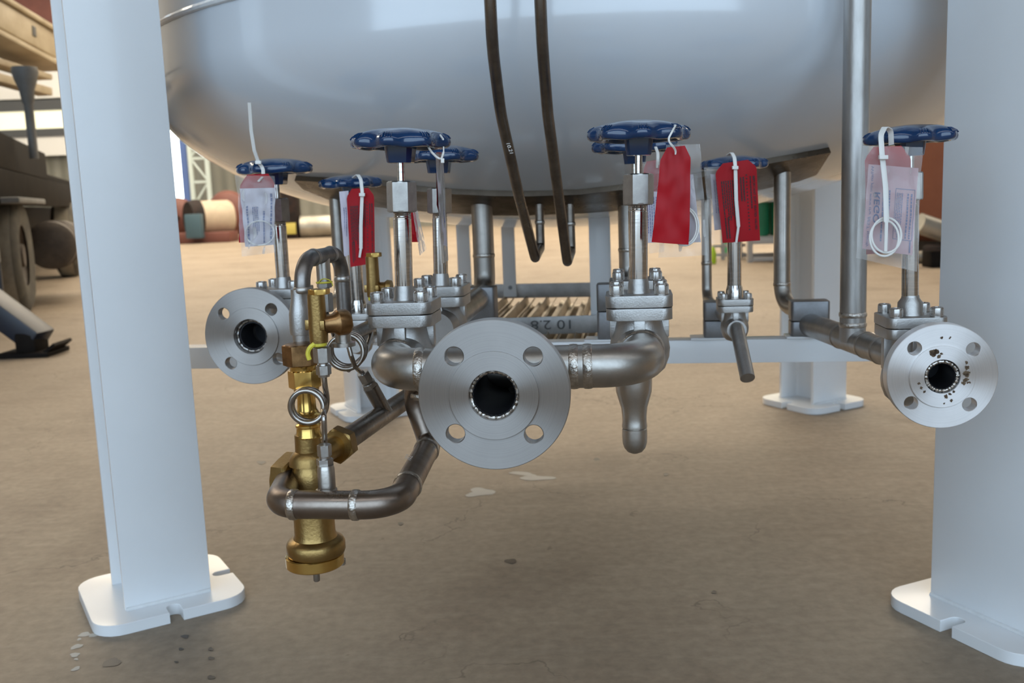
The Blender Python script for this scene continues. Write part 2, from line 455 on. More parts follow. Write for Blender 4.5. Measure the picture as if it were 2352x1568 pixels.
po = obj('nozzle_pad', bm, [M['pad'], M['padedge']], tank, 30)
po['label'] = 'tarnished stainless plate with brown floor reflection in its colour'

def ibeam(c, rot, z0, z1, b=.15, t=.011, tw=.008):
    X = Vector((math.cos(rot), math.sin(rot), 0)); Y = Vector((-math.sin(rot), math.cos(rot), 0)); bm = BM()
    h = .15
    for s in (-1, 1): box(bm, c+Y*(s*(h/2-t/2))+UP*((z0+z1)/2), b, t, z1-z0, X, Y, UP, .0012)
    box(bm, c+UP*((z0+z1)/2), tw, h-2*t, z1-z0, X, Y, UP)
    b = h
    r = .012
    for s in (-1, 1):
        for q in (-1, 1):     # root fillets
            pts = [(q*tw/2, s*(b/2-t)), (q*(tw/2+r), s*(b/2-t))] + [(q*(tw/2+r-r*math.sin(a)), s*(b/2-t-r+r*math.cos(a))) for a in (.4, .8, 1.2)] + [(q*tw/2, s*(b/2-t-r))]
            prism(bm, pts, c+UP*z0, X, Y, UP, z1-z0)
    return bm, X, Y
def foot(c, X, Y, size, th=.02, skip=()):
    s = size/2; r = .048; w = .0115; d = .036; lp = []
    # rounded square with a U slot in the middle of each side
    for q in range(4):
        a = q*PI/2; ca, sa = math.cos(a), math.sin(a)
        def R(p): return (p[0]*ca-p[1]*sa, p[0]*sa+p[1]*ca)
        lp += [R((s, -s+r))]
        if q not in skip: lp += [R((s, -w))]
        if q not in skip: lp += [R((s-d+w-math.sin(k/8*PI)*w, -w*math.cos(k/8*PI))) for k in range(9)]
        if q not in skip: lp += [R((s, w))]
        lp += [R((s, s-r))]
        lp += [R((s-r+r*math.cos(k/6*PI/2), s-r+r*math.sin(k/6*PI/2))) for k in range(1, 6)]
    me = filled([lp], th, .0008)
    bm = BM(); m4 = Matrix(((X.x, Y.x, 0, c.x), (X.y, Y.y, 0, c.y), (0, 0, 1, th/2), (0, 0, 0, 1)))
    mesh_into(bm, me, m4); return bm
LEGS = [((-.678, 1.716), 31, 2.0, .15, .265), ((.806, 1.500), -66, 2.0, .185, .285), ((.992, 3.118), 29, .80, .15, .255), ((-.492, 3.255), -64, .80, .15, .255)]
LEGN = ['front left leg', 'front right leg', 'rear right leg', 'rear left leg']
for (c, rd, zt, wd, fs), ln in zip(LEGS, LEGN):
    c = Vector((c[0], c[1], 0)); bm, X, Y = ibeam(c, math.radians(rd), .02, zt, wd)
    lg = obj('leg', bm, M['paint'], tank, 30)
    bm = foot(c, X, Y, fs, skip=(2,) if ln == 'front left leg' else ()); obj('base_plate', bm, M['paint'], lg, 30)
    for s in (-1, 1):
        e = c+Y*(s*.0755)+UP*.021; bm = BM()
        tube(bm, [e-X*wd*.49, e+X*wd*.49], .0045, 8); obj('weld_bead', bm, M['weldpaint'], lg)
    if zt > 1.5:
        rdv = Vector((TC.x-c.x, TC.y-c.y, 0)); dist = rdv.length-TR; rdv.normalize(); bm = BM()
        box(bm, c+rdv*(dist/2)+UP*1.55, dist+.04, .12, .5, rdv, UP.cross(rdv), UP, .002); obj('bracket', bm, M['paint'], lg)
# bearing plates where the rear legs meet the dished end
# cross beam between the front legs
BL, BR = W(436, 824, 1.905), W(2010, 800, 1.70)
bz = (BL.z+BR.z)/2; BL.z = BR.z = bz
bd = (BR-BL).normalized(); bn = Vector((-bd.y, bd.x, 0))
BL2 = BL-bd*.10; BR2 = BR+bd*.09
bm = BM(); mid = (BL2+BR2)/2; LB = (BR2-BL2).length; BH = .043
box(bm, mid, LB, .004, BH, bd, bn, UP, .0008)
box(bm, mid+bn*.020+UP*(BH/2-.002), LB, .040, .004, bd, bn, UP, .0008)
cb = obj('cross_beam', bm, M['paint'], tank)
BT = bz+BH/2
def beam_at(px): # point on beam centre line under picture column px
    lo, hi = 0., 1.
    for _ in range(40):
        f = (lo+hi)/2; p = BL2.lerp(BR2, f); v = p-CO
        x = 1176+FPX*v.dot(CR)/v.dot(CF)
        if x < px: lo = f
        else: hi = f
    return BL2.lerp(BR2, lo)
for px in (800, 1112, 1395, 1640, 1862):
    p = beam_at(px); bm = BM(); box(bm, p+bn*.02+UP*(BH/2+.002), .085, .05, .004, bd, bn, UP, .001); obj('beam_seat', bm, M['paint'], cb)

# ------------------------------------------------------------------ valves
GV = 'stainless globe valves with blue handwheels'
def wheel_mesh(R, lobes=8, ph=0.):
    """dished, scalloped handwheel, rim centre at z=0"""
    k = R/.062
    prof = [(0, 14.5), (.16, 14.5), (.30, 14), (.45, 13), (.62, 11.2), (.76, 9), (.87, 6.8), (.94, 4.0), (.985, .6), (1.0, -3), (.985, -6.6), (.94, -9), (.88, -9.6), (.82, -8), (.78, -3), (.70, 1), (.5, 4), (.34, 5), (0, 5)]
    seg = 96; bm = BM(); rings = []
    for (f, z) in prof:
        if f == 0: rings.append([bm.verts.new((0, 0, z*.001*k))]); continue
        row = []
        for i in range(seg):
            a = 2*PI*i/seg; c = math.cos(lobes*(a+ph))
            sc = 1-.14*max(0, (f-.55)/.45)*(.5-.5*math.copysign(abs(c)**.75, c))
            zz = z*.001*k - (.0012*k*(.5-.5*c) if f > .8 else 0)
            row.append(bm.verts.new((R*f*sc*math.cos(a), R*f*sc*math.sin(a), zz)))
        rings.append(row)
    for i in range(len(rings)-1):
        P, Q = rings[i], rings[i+1]
        for q in range(seg):
            q2 = (q+1) % seg
            if len(P) == 1: bm.faces.new((P[0], Q[q2], Q[q]))
            elif len(Q) == 1: bm.faces.new((P[q], P[q2], Q[0]))
            else: bm.faces.new((P[q], P[q2], Q[q2], Q[q]))
    # short grip ribs on every lobe
    for l in range(lobes):
        for j in (-1.5, -.5, .5, 1.5):
            a = (2*PI*l/lobes)-ph + j*.055
            e = Vector((math.cos(a), math.sin(a), 0))
            tube(bm, [e*R*.86+UP*.0068*k, e*R*.945+UP*.0042*k, e*R*.985+UP*.001*k], .0007*k, 6)
    return bm
def make_valve(A, label, s=.080, th=.0142, yaw=YAW, bolt=.0268, br=.0086, bh=.0130, col=.0128, colh=.0175, tr=.0110,
               tlen=.089, nutR=.0182, nutL=.0375, stem=.0215, hub=.0185, wr=.0620, body=.036, axis=.0, group=None, nob=False, tilt=(0, 0), ph=.2, polished=False, stub=.05):
    """A = centre of the top face of the bonnet flange; axis = depth of the pipe axis below A"""
    A = Vector(A); X = Vector((math.cos(yaw), math.sin(yaw), 0)); Y = Vector((-math.sin(yaw), math.cos(yaw), 0))
    base = A-UP*axis
    v = thing('globe_valve', base, label, 'valve', GV)
    sq = rrect(s, s, s*.16)
    bm = BM(); prism(bm, sq, A-UP*th, X, Y, UP, th, .0008); obj('bonnet_flange', bm, M['cast'], v, 30)
    bm = BM(); prism(bm, rrect(s*.985, s*.985, s*.16), A-UP*(2*th+.0012), X, Y, UP, th, .0008)
    lathe(bm, A-UP*(th+.002), UP, [(0, s*.36), (.003, s*.36)], 32)
    obj('body_flange', bm, M['cast'], v, 30)
    z0 = -(2*th+.0012)
    # body: neck with ribs and a rounded globe on the pipe axis
    bm = BM(); P = A-UP*axis
    lathe(bm, P, UP, [(-body*1.05, 0), (-body*1.03, body*.3), (-body*.93, body*.6), (-body*.68, body*.86), (-body*.3, body*1.0), (0, body*1.03), (body*.35, body*.98), (body*.65, body*.86), (axis+z0-.002, body*.78), (axis+z0, body*.80)], 40)
    lathe(bm, P, Y, [(-stub, body*.70), (-stub*.8, body*.72), (-body*.5, body*.86), (0, body*.95), (body*.5, body*.86), (stub*.8, body*.72), (stub, body*.70)], 36)
    for e in (X, Y, -X, -Y):
        Zr = (axis+z0)
        box(bm, P+e*(body*.82)+UP*(Zr*.5+body*.2), s*.17, body*.36, Zr-body*.4 if Zr > body*.5 else Zr*.6, e.cross(UP), e, UP, .001)
    obj('valve_body', bm, M['cast'], v, 40)
    for a in ((-1, -1), (1, -1), (1, 1), (-1, 1)):
        c = A+X*(a[0]*bolt)+Y*(a[1]*bolt); bm = BM()
        lathe(bm, c, UP, [(-.0005, br*.98), (.0008, br), (bh*.86, br), (bh*.95, br*.96), (bh, br*.86), (bh, br*.60), (bh*.55, br*.55), (bh*.5, 0)], 24)
        for k in range(30):
            q = 2*PI*k/30; e = Vector((math.cos(q), math.sin(q), 0)); tube(bm, [c+e*br+UP*bh*.1, c+e*br+UP*bh*.8], .00022, 4)
        obj('bolt', bm, M['bolt'], v)
    bm = BM()
    if polished: pr = [(0, col*1.02), (colh*.62, col*1.0), (colh*.8, col*.93), (colh, tr*1.02)]
    else: pr = [(-.001, col*1.12), (.002, col*1.1), (.004, col*1.02), (colh*.62, col), (colh*.86, tr*1.08), (colh, tr*1.03)]
    lathe(bm, A, UP, pr, 40); obj('bonnet_collar', bm, M['bright'] if polished else M['cast'], v)
    lean = Vector((tilt[0], tilt[1], 1)).normalized()
    bm = BM(); z = colh
    lathe(bm, A, lean, [(z-.001, tr*1.0), (z+tlen-.008, tr), (z+tlen-.0075, tr*.96)] + [(z+tlen-.0075+.0011*i, tr*(.95 if i % 2 else .985)) for i in range(1, 7)] + [(z+tlen, tr*.95)], 40)
    obj('bonnet_tube', bm, M['bright'], v); z += tlen
    bm = BM(); hexn(bm, A+lean*z, lean, nutL, nutR, rot=yaw+.12 if not polished else yaw, ch=.16); obj('gland_nut', bm, M['nut'], v, 25); z += nutL
    bm = BM(); lathe(bm, A, lean, [(z-.002, .0046), (z+stem+.004, .0046)], 24); obj('stem', bm, M['bright'], v); z += stem
    k = wr/.062
    zw = z+.0268*k
    w = wheel_mesh(wr, ph=ph)
    wm = Matrix.Translation(A+lean*zw) @ UP.rotation_difference(lean).to_matrix().to_4x4()
    w.transform(wm); hw = obj('handwheel', w, M['blue'], v, 50)
    bm = BM(); X2, Y2, _ = frame(lean)
    hr = hub
    for ring_ in (0,):
        lp = []
        for zz, rr in ((0, .84), (.0012, .88), (.012*k, .96), (.021*k, 1.02), (.031*k, 1.05)): lp.append((zz, rr))
        rows = []
        for zz, rr in lp:
            row = []
            for i in range(32):
                a = 2*PI*i/32; q = max(abs(math.cos(a)), abs(math.sin(a))); sqr = min(1/q, 1.22)
                row.append(bm.verts.new(A+lean*(z+zz)+(X2*math.cos(a+yaw)+Y2*math.sin(a+yaw))*(hr*rr*sqr*.92)))
            rows.append(row)
        for i in range(len(rows)-1):
            for q in range(32): bm.faces.new((rows[i][q], rows[i][(q+1) % 32], rows[i+1][(q+1) % 32], rows[i+1][q]))
        bm.faces.new(rows[0][::-1]); bm.faces.new(rows[-1])
    obj('hub', bm, M['blue'], hw, 30)
    return v, A+lean*zw

AX = {}
HDRZ = W(1134, 909, .905).z          # header axis height
def anchor(px, py, Y): return W(px, py, Y)
aVR = anchor(1467, 672, 1.17); aVL = anchor(929, 688, 1.175)
aVL2 = anchor(1013, 654, 1.44); aVR2 = anchor(1463, 640, 1.40)
aVLL = anchor(652, 660, 1.56); aVRR = anchor(2090, 722, 1.315)
aVS = anchor(1687, 684, 1.55); aVSL = anchor(823, 717, 1.60)
WH = {}
def V(key, *a, **k):
    v, w = make_valve(*a, **k); WH[key] = w; return v
V('VR', aVR, 'right one of the two front valves, red tag hanging directly under its blue handwheel', tilt=(.018, 0), axis=aVR.z-HDRZ+.002, ph=.05)
V('VL', aVL, 'left of the two front valves, thin white tie loop on its blue handwheel', tilt=(.028, 0), axis=aVL.z-HDRZ+.002, ph=.15)
V('VL2', aVL2, 'valve right behind the front left valve, handwheel poking out on its right', tilt=(.03, 0), axis=aVL2.z-HDRZ, ph=.3)
V('VR2', aVR2, 'valve mostly hidden behind the front right valve, only handwheel and tag showing', axis=aVR2.z-HDRZ, ph=.0)
V('VLL', aVLL, 'leftmost valve with blue handwheel, beside the white left leg', axis=.085, stub=.028, ph=.25)
V('VRR', aVRR, 'rightmost valve with long stem, behind the right flange near the white right leg', axis=.090, stub=.028, tlen=.130, tilt=(-.022, 0), ph=.1, col=.0165, colh=.027, yaw=math.radians(-5))
SM = dict(s=.056, th=.0098, bolt=.0195, br=.0058, bh=.0095, col=.0138, colh=.021, tr=.0113, tlen=.115, nutR=.015, nutL=.03, stem=.026, hub=.014, wr=.0535, body=.022, polished=True, stub=.035)
V('VS', aVS, 'small valve between the front right valve and the right pipe, short outlet pipe pointing down', axis=.048, ph=.3, **SM)
V('VSL', aVSL, 'small valve behind the arched pipe on the left, printed red tag on its handwheel', axis=.048, ph=.1, **SM)

# ------------------------------------------------------------------ flanges
def flange_local(OD, RF, bore, hole, hc, th, rf, pipe_r, neck):
    """mesh in local axes: +z is the outward face direction, face at z=0"""
    bm = BM()
    holes = [circ(hole/2, 28, hc/2*math.cos(a), hc/2*math.sin(a)) for a in (PI/4, 3*PI/4, 5*PI/4, 7*PI/4)]
    me = filled([circ(OD/2, 120), circ(bore/2, 64)]+holes, th, .0007); mesh_into(bm, me, Matrix.Translation((0, 0, -rf-th/2)))
    me = filled([circ(RF/2, 120), circ(bore/2, 64)], rf+.001, .0003); mesh_into(bm, me, Matrix.Translation((0, 0, -rf/2-.0005)))
    lathe(bm, (0, 0, -rf-th), (0, 0, -1), [(-.0005, bore/2), (-.0005, neck), (.004, neck*.98), (.016, pipe_r*1.12), (.03, pipe_r*1.01), (.03, bore/2*.9), (-.0005, bore/2)], 48, cap=False)
    return bm
def placed(name, bm, mt, parent, c, axis, roll=0., sharp=30):
    bmesh.ops.remove_doubles(bm, verts=bm.verts, dist=1e-6)
    me = bpy.data.meshes.new(name); bm.to_mesh(me); bm.free()
    o = link_mesh(name, me, mt, None, sharp)
    X, Y, A = frame(axis); X, Y = -Y, X
    # keep local x horizontal
    X = UP.cross(A).normalized(); Y = A.cross(X)
    X2 = X*math.cos(roll)+Y*math.sin(roll); Y2 = A.cross(X2)
    o.matrix_basis = Matrix(((X2.x, Y2.x, A.x, c[0]), (X2.y, Y2.y, A.y, c[1]), (X2.z, Y2.z, A.z, c[2]), (0, 0, 0, 1)))
    if parent is not None: attach(o, parent)
    return o
def bead_local(R, r, wob=.25, seg=90):
    bm = BM(); pts = [Vector((R*math.cos(2*PI*k/seg), R*math.sin(2*PI*k/seg), .0008*math.sin(k*.9))) for k in range(seg)]
    tube(bm, pts, [r*(1+wob*math.sin(k*2.1)+wob*.6*random.uniform(-1, 1)) for k in range(seg)], 8, closed=True); return bm
def stub_inner(c, axis, r, L):
    bm = BM(); lathe(bm, c, axis, [(0, r), (0, r*.93), (-L, r*.93), (-L, 0)], 40, cap=False); return bm

# main header: flange, tee and the two elbows
FM = W(1134, 909, .905)
yawF = math.radians(-5); AF = Vector((math.sin(yawF), -math.cos(yawF), 0))
hdr = thing('flanged_header', (FM.x, FM.y, FM.z), 'stainless pipe header with the big centre flange facing front, elbows to both front valves', 'pipe')
placed('flange', flange_local(.1480, .0870, .049, .0182, .108, .0165, .0022, .0242, .034), M['flange'], hdr, FM, AF, roll=math.radians(-1.5))
placed('weld_bead', bead_local(.0232, .0022), M['weld'], hdr, FM-AF*.006, AF)
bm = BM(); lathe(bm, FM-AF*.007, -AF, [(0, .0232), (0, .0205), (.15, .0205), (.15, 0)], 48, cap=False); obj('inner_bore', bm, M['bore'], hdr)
RP = .0242
rowL = W(930, 853, 1.075); rowR = W(1400, 856, 1.045)
zr = HDRZ
TEE = FM-AF*.125; TEE.z = zr
# run line passes behind the flange
eL = Vector((aVL.x, aVL.y, zr)); eR = Vector((aVR.x, aVR.y, zr))
cL = W(866, 853, 1.070); cR = W(1487, 853, 1.040); cL.z = cR.z = zr
pL = Vector((cL.x, cL.y, zr)); pR = Vector((cR.x, cR.y, zr))
sL = pL+(eL-pL).normalized()*.004
bm = BM(); tube(bm, fillet([eL-(eL-pL).normalized()*.028, pL, pL.lerp(pR, .5)], .052, 14), RP, 36); obj('left_elbow', bm, M['pipe'], hdr)
bm = BM(); tube(bm, fillet([eR-(eR-pR).normalized()*.028, pR, pL.lerp(pR, .5)], .052, 14), RP, 36); obj('right_elbow', bm, M['pipe'], hdr)
mid = pL.lerp(pR, (FM.x-pL.x)/(pR.x-pL.x))
bm = BM(); tube(bm, [mid, FM-AF*.046], RP, 36, cap=False); obj('tee_branch', bm, M['pipe'], hdr)
du = (pR-pL).normalized()
for px in (968, 1318, 1350):
    lo, hi = 0., 1.
    for _ in range(40):
        f = (lo+hi)/2; q = pL.lerp(pR, f)-CO; x = 1176+FPX*q.dot(CR)/q.dot(CF)
        lo, hi = (f, hi) if x < px else (lo, f)
    weldo(hdr, pL.lerp(pR, f), du, RP, .0055, .0012)
for e, p in ((eL, pL), (eR, pR)):
    d = (e-p).normalized(); weldo(hdr, e-d*.040, d, RP*1.02, .006, .0022)

# pipes running back from the front valves through the second valves to the clamps
def run(name, pts, r, mt, label=None, cat='pipe', bend=.04, parent=None, seg=24, group=None, pname='pipe', welds=()):
    if parent is None:
        p0 = Vector(pts[0]); parent = thing(name, p0, label, cat, group)
    bm = BM(); fp = fillet(pts, bend, 10); tube(bm, fp, r, seg); obj(pname, bm, mt, parent)
    for (c, d, rr) in welds: weldo(parent, c, d, rr)
    return parent

def clamp(px, w, ytop, ysplit, label, d=.046, gapw=.0):
    p = beam_at(px)+bn*.02; zt = W(px, ytop, p.y).z; zs = W(px, ysplit, p.y).z; zb = BT+.0042
    c = thing('pipe_clamp', (p.x, p.y, zb), label, 'clamp', 'pipe clamps on the white cross beam')
    for nm, a, b in (('lower_half', zb, zs-.0008), ('upper_half', zs+.0008, zt)):
        bm = BM(); poly = rrect(w, d, .006, 4); q = p.copy(); q.z = a
        prism(bm, poly, q, bd, bn, UP, b-a, .0012); obj(nm, bm, M['block'], c)
    return p
cA = clamp(1103, .064, 658, 734, 'grey steel pipe clamp under the thick pipe left of the two thin curved tubes')
cB = clamp(1410, .060, 650, 712, 'dark grey pipe clamp partly hidden behind the front right valve')
cC = clamp(1652, .055, 691, 733, 'dark small pipe clamp behind the small right valve')
cD = clamp(1861, .068, 689, 734, 'wide grey pipe clamp that carries the pipe to the right flange')

# thick risers from the pad
RG = 'riser pipes under the tank'
def riser(px, py, zend, fwd, r, label, bend=.045, mt='pipe', welds=True):
    t = H(px, py); t = t+UP*.004
    a = Vector((t.x, t.y, zend)); pts = [t, a]+[Vector(q) for q in fwd]
    wl = [(Vector((t.x, t.y, zend+.075)), UP, r)] if welds else []
    return run('riser_pipe', pts, r, M[mt], label, bend=bend, welds=wl, group=RG)
zA = HDRZ
t = H(1106, 462)
riser(1106, 462, zA, [aVL2-UP*(aVL2.z-zA)+TT*.03], .0212, 'thick shiny riser pipe down to the clamp left of the two thin curved tubes')
riser(1443, 462, zA, [aVR2-UP*(aVR2.z-zA)+TT*.03], .0212, 'dark riser pipe just left of and behind the front right valve')
zFL = W(575, 773, 1.47).z
FLc = W(575, 773, 1.47)
vLLp = Vector((aVLL.x, aVLL.y, zFL))
riser(770, 448, zFL, [vLLp+TT*.03], .0136, 'slim riser pipe behind the left printed red tag', mt='pipe')
zS = aVS.z-.048
riser(1622, 452, zS, [Vector((aVS.x, aVS.y, zS))+TT*.02], .0102, 'thin riser pipe beside the small right valve and its bag', bend=.03)
zSL = aVSL.z-.048
pe = Vector((aVSL.x, aVSL.y, zSL))
run('inlet_pipe', [pe+TT*.02, pe+TT*.20, pe+TT*.20+UP*.0], .0102, M['darkpipe'], 'thin dark pipe running back from the small left valve')
# right pipe with its flange, tee and tall riser
FR = W(2165, 865, 1.21)
zR = FR.z
aR = math.radians(-8); AFR = Vector((math.sin(aR), -math.cos(aR), 0))
rp = thing('flanged_pipe', (FR.x, FR.y, FR.z), 'stainless pipe with bright flange on the far right in front of the white leg', 'pipe')
placed('flange', flange_local(.1370, .0815, .0445, .0172, .1020, .0210, .0022, .0214, .030), M['flangebright'], rp, FR, AFR, roll=math.radians(-2))
placed('weld_bead', bead_local(.0192, .0022), M['weld'], rp, FR-AFR*.004, AFR)
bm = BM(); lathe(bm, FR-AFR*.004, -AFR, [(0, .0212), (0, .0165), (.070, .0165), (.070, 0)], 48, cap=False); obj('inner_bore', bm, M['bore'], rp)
cD2 = Vector((cD.x-.004, cD.y, zR))
bm = BM(); tube(bm, [FR-AFR*.040, FR-AFR*.075, cD2], .0206, 32, cap=False); obj('pipe', bm, M['greypipe'], rp)
for f in (.30, .42, .64): weldo(rp, (FR-AFR*.075).lerp(cD2, f), (cD2-FR).normalized(), .0206, .004, .0012, 'pipe')
# rust stains on the raised face
X = UP.cross(AFR).normalized(); Y = AFR.cross(X)
def blot(bm, c, X, Y, N, r, n=16, e=.0002):
    vs = []
    for k in range(n):
        a = 2*PI*k/n; q = r*(.55+.6*random.random()); vs.append(bm.verts.new(Vector(c)+X*q*math.cos(a)*1.1+Y*q*math.sin(a)+N*e))
    bm.faces.new(vs)
M['rust'] = mat('rust_stain', (.085, .05, .03), .7, .2, (.17, .115, .065), 300)
sR = mpp(FR)
for (x, y, r) in ((-22, 55, 8), (-15, 60, 6), (-10, 48, 4), (-4, 52, 3), (52, 20, 5), (50, 8, 6), (54, 2, 5), (51, -8, 5), (46, -16, 4), (58, 10, 3), (57, -14, 3), (50, 32, 3), (-52, -14, 3), (-47, -26, 3), (-40, -34, 3), (8, -46, 4), (18, -40, 3), (26, -34, 3), (20, -56, 3), (4, -62, 2), (-2, 90, 3), (14, 89, 2)):
    bm = BM()
    for _ in range(2):
        blot(bm, FR+X*((x+random.uniform(-2, 2))*sR)+Y*((y+random.uniform(-2, 2))*sR)+(AFR*.0 if math.hypot(x, y) < 72 else -AFR*.0021), X, Y, AFR, r*sR*1.0)
    obj('stain', bm, M['rust'], rp)
# tall riser on the tee
tR = cD2.lerp(FR-AFR*.075, 0)
px_t = 1958
lo, hi = 0., 1.
for _ in range(40):
    f = (lo+hi)/2; q = FR.lerp(cD2, f)-CO; x = 1176+FPX*q.dot(CR)/q.dot(CF)
    lo, hi = (f, hi) if x > px_t else (lo, f)
tp = FR.lerp(cD2, lo); tp.z = zR
zc = W(1958, 722, tp.y).z
run('riser_pipe', [tp, Vector((tp.x, tp.y, 1.75))], .0202, M['greypipe'], 'tall grey pipe rising past the tank beside the right white leg', group=RG, welds=[(Vector((tp.x, tp.y, zc)), UP, .0205), (Vector((tp.x, tp.y, zc-.016)), UP, .0203)])
# elbowed riser into the wide clamp
t = H(1797, 388); zz = W(1800, 668, t.y).z
q1 = Vector((t.x, t.y, W(1800, 700, t.y).z)); q2 = Vector((cD.x, cD.y+.008, W(1845, 716, cD.y).z))
run('riser_pipe', [t+UP*.004, q1, q2], .0158, M['pipe'], 'bent riser pipe curving into the wide clamp on the right', group=RG, bend=.045, welds=[(Vector((t.x, t.y, W(1798, 652, t.y).z)), UP, .0158)])
# pipe back from the left flange
aL = math.radians(-8); AFL = Vector((math.sin(aL), -math.cos(aL), 0))
lp = thing('flanged_pipe', (FLc.x, FLc.y, FLc.z), 'stainless flange with dark bore on the far left next to the white left leg', 'pipe')
placed('flange', flange_local(.1505, .0900, .0545, .0185, .110, .0165, .0022, .0242, .034), M['flange'], lp, FLc, AFL, roll=math.radians(4))
placed('weld_bead', bead_local(.0245, .0022, .15), M['nut'], lp, FLc-AFL*.010, AFL)
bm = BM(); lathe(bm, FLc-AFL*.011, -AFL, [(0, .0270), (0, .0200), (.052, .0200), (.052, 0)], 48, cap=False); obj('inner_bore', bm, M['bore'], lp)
bm = BM(); tube(bm, [FLc-AFL*.045, vLLp], RP, 32, cap=False); obj('pipe', bm, M['pipe'], lp)
# outlet stub of the small right valve
o0 = Vector((aVS.x, aVS.y, zS)); o1 = W(1692, 752, 1.515); o2 = W(1717, 868, 1.435)
run('outlet_pipe', [o0-TT*.01, o1, o2], .0112, M['greypipe'], 'short grey outlet pipe slanting down from the small right valve', bend=.02)

# drop leg with cap under the front right valve
DL = W(1459, 905, 1.17)
o, pr = vl(1456, 905, 1.17, [(1041, 0), (1040, 8), (1036, 17), (1028, 24), (1016, 28), (1000, 29), (984, 28.5), (982, 26.5), (980, 29), (974, 29), (970, 28), (955, 28), (935, 30), (915, 36), (898, 41), (880, 42), (840, 42)])
d = thing('capped_drop_pipe', (o.x, o.y, W(1456, 1041, 1.17).z), 'dull steel reducer with rounded cap hanging below the right elbow', 'pipe')
bm = BM(); lathe(bm, o, UP, [x for x in pr if x[0] > pr[6][0]-1e-6][0:] if False else pr[7:], 36); obj('reducer', bm, M['pipe'], d)
bm = BM(); lathe(bm, o, UP, pr[:8], 36, cap=False); obj('end_cap', bm, M['pipe'], d)

# two thin tubes curving down and hooking back up to the pad
def hairpin(pts, top, label):
    e = H(*top); y1 = e.y
    P3 = [W(a, b, c) for (a, b, c) in pts]
    tip = P3[-1]
    up0 = Vector((e.x, e.y, tip.z+.03))
    path = fillet(P3+[Vector((e.x, e.y, tip.z-.006)), e+UP*.003], .0, 1)
    # smooth the free-hand part, then round the hook
    sm = fillet(P3+[Vector((e.x, e.y, tip.z+.004)), e+UP*.003], [.5]*(len(P3)-2)+[.013, .013], 8)
    bm = BM(); tube(bm, sm, .0086, 16)
    g = thing('thin_tube', tip, label, 'tube', 'thin tubes in front of the tank'); obj('tube', bm, M['darkpipe'], g)
    bm = BM(); c = Vector((e.x, e.y, tip.z+(e.z-tip.z)*.55)); weld(bm, c, UP, .0088, .004, .0012); obj('weld_bead', bm, M['pipe'], g)
    return g
h1 = hairpin([(1098, -900, 1.38), (1118, -170, 1.36), (1126, 0, 1.37), (1131, 110, 1.40), (1150, 260, 1.47), (1192, 450, 1.57), (1229, 592, 1.66)], (1238, 458), 'left one of the two thin dark tubes curving down in front of the tank')
h2 = hairpin([(1216, -900, 1.38), (1236, -170, 1.36), (1241, 0, 1.37), (1246, 110, 1.40), (1258, 260, 1.47), (1283, 450, 1.57), (1303, 601, 1.66)], (1309, 458), 'right one of the two thin dark tubes curving down in front of the tank')
M['chalk'] = mat('white_marker', (.75, .73, .70), .8)
bm = BM(); p = W(1162, 328, 1.478); s = mpp(p)
text_on(bm, '10.21', p+Vector((0, -.0093, 0)), (W(1176, 366, 1.478)-W(1162, 328, 1.478)).normalized(), CR*.9+UP*.1, 13*s)
tb = obj('marking', bm, M['chalk'], h1)

# ------------------------------------------------------------------ lower loop pipe
ZL = W(760, 1155, .925).z
def L(px, py0, z=ZL):      # point at the loop's level under a picture pixel
    return G(px, py0, z)
lo_a = L(676, 1095); lo_b = L(642, 1136); lo_c = L(648, 1158)
run0 = L(700, 1156); run1 = L(862, 1158)
bk0 = L(905, 1150); bk1 = L(985, 1020)
q0 = L(666, 1097)
pA = L(637, 1158); pB = L(912, 1160); pC = L(988, 1018)
hd = Vector((W(958, 900, 1.075).x, pC.y, HDRZ))
loop = thing('loop_pipe', (pB.x, pB.y, ZL), 'brown-tinted steel pipe looping round the brass valve and back up to the header', 'pipe')
bm = BM(); tube(bm, fillet([q0, pA, pB, pC, Vector((pC.x-.018, pC.y+.01, ZL+.055)), Vector((hd.x, hd.y-.01, HDRZ-.02))], [.030, .034, .018, .03], 12), .0142, 28); obj('pipe', bm, M['darkpipe'], loop)
M['loop'] = mat('brown_tinted_steel', (.33, .28, .24), .33, 1, (.22, .175, .145), 12, rvar=.08, bump=.05, bscale=260)
loop.children[0].data.materials[0] = M['loop']
dd = (pB-pA).normalized(); db = (pC-pB).normalized()
for c, d_ in ((pA.lerp(pB, .14), dd), (pA.lerp(pB, .66), dd), (pB.lerp(pC, .27), db), (pB.lerp(pC, .86), db), (Vector((hd.x, hd.y-.005, ZL+.062)), UP)): weldo(loop, c, d_, .0145, .004, .0012)
bm = BM(); mdir = (pC-pB).normalized(); cpt = pB.lerp(pC, .48)
side = mdir.cross(UP).normalized()
text_on(bm, '10.2', cpt+UP*.0135-side*.004+Vector((0, -.003, 0)), mdir*1.0, (UP*.45-side).normalized(), .011)
obj('marking', bm, M['chalk'], loop)

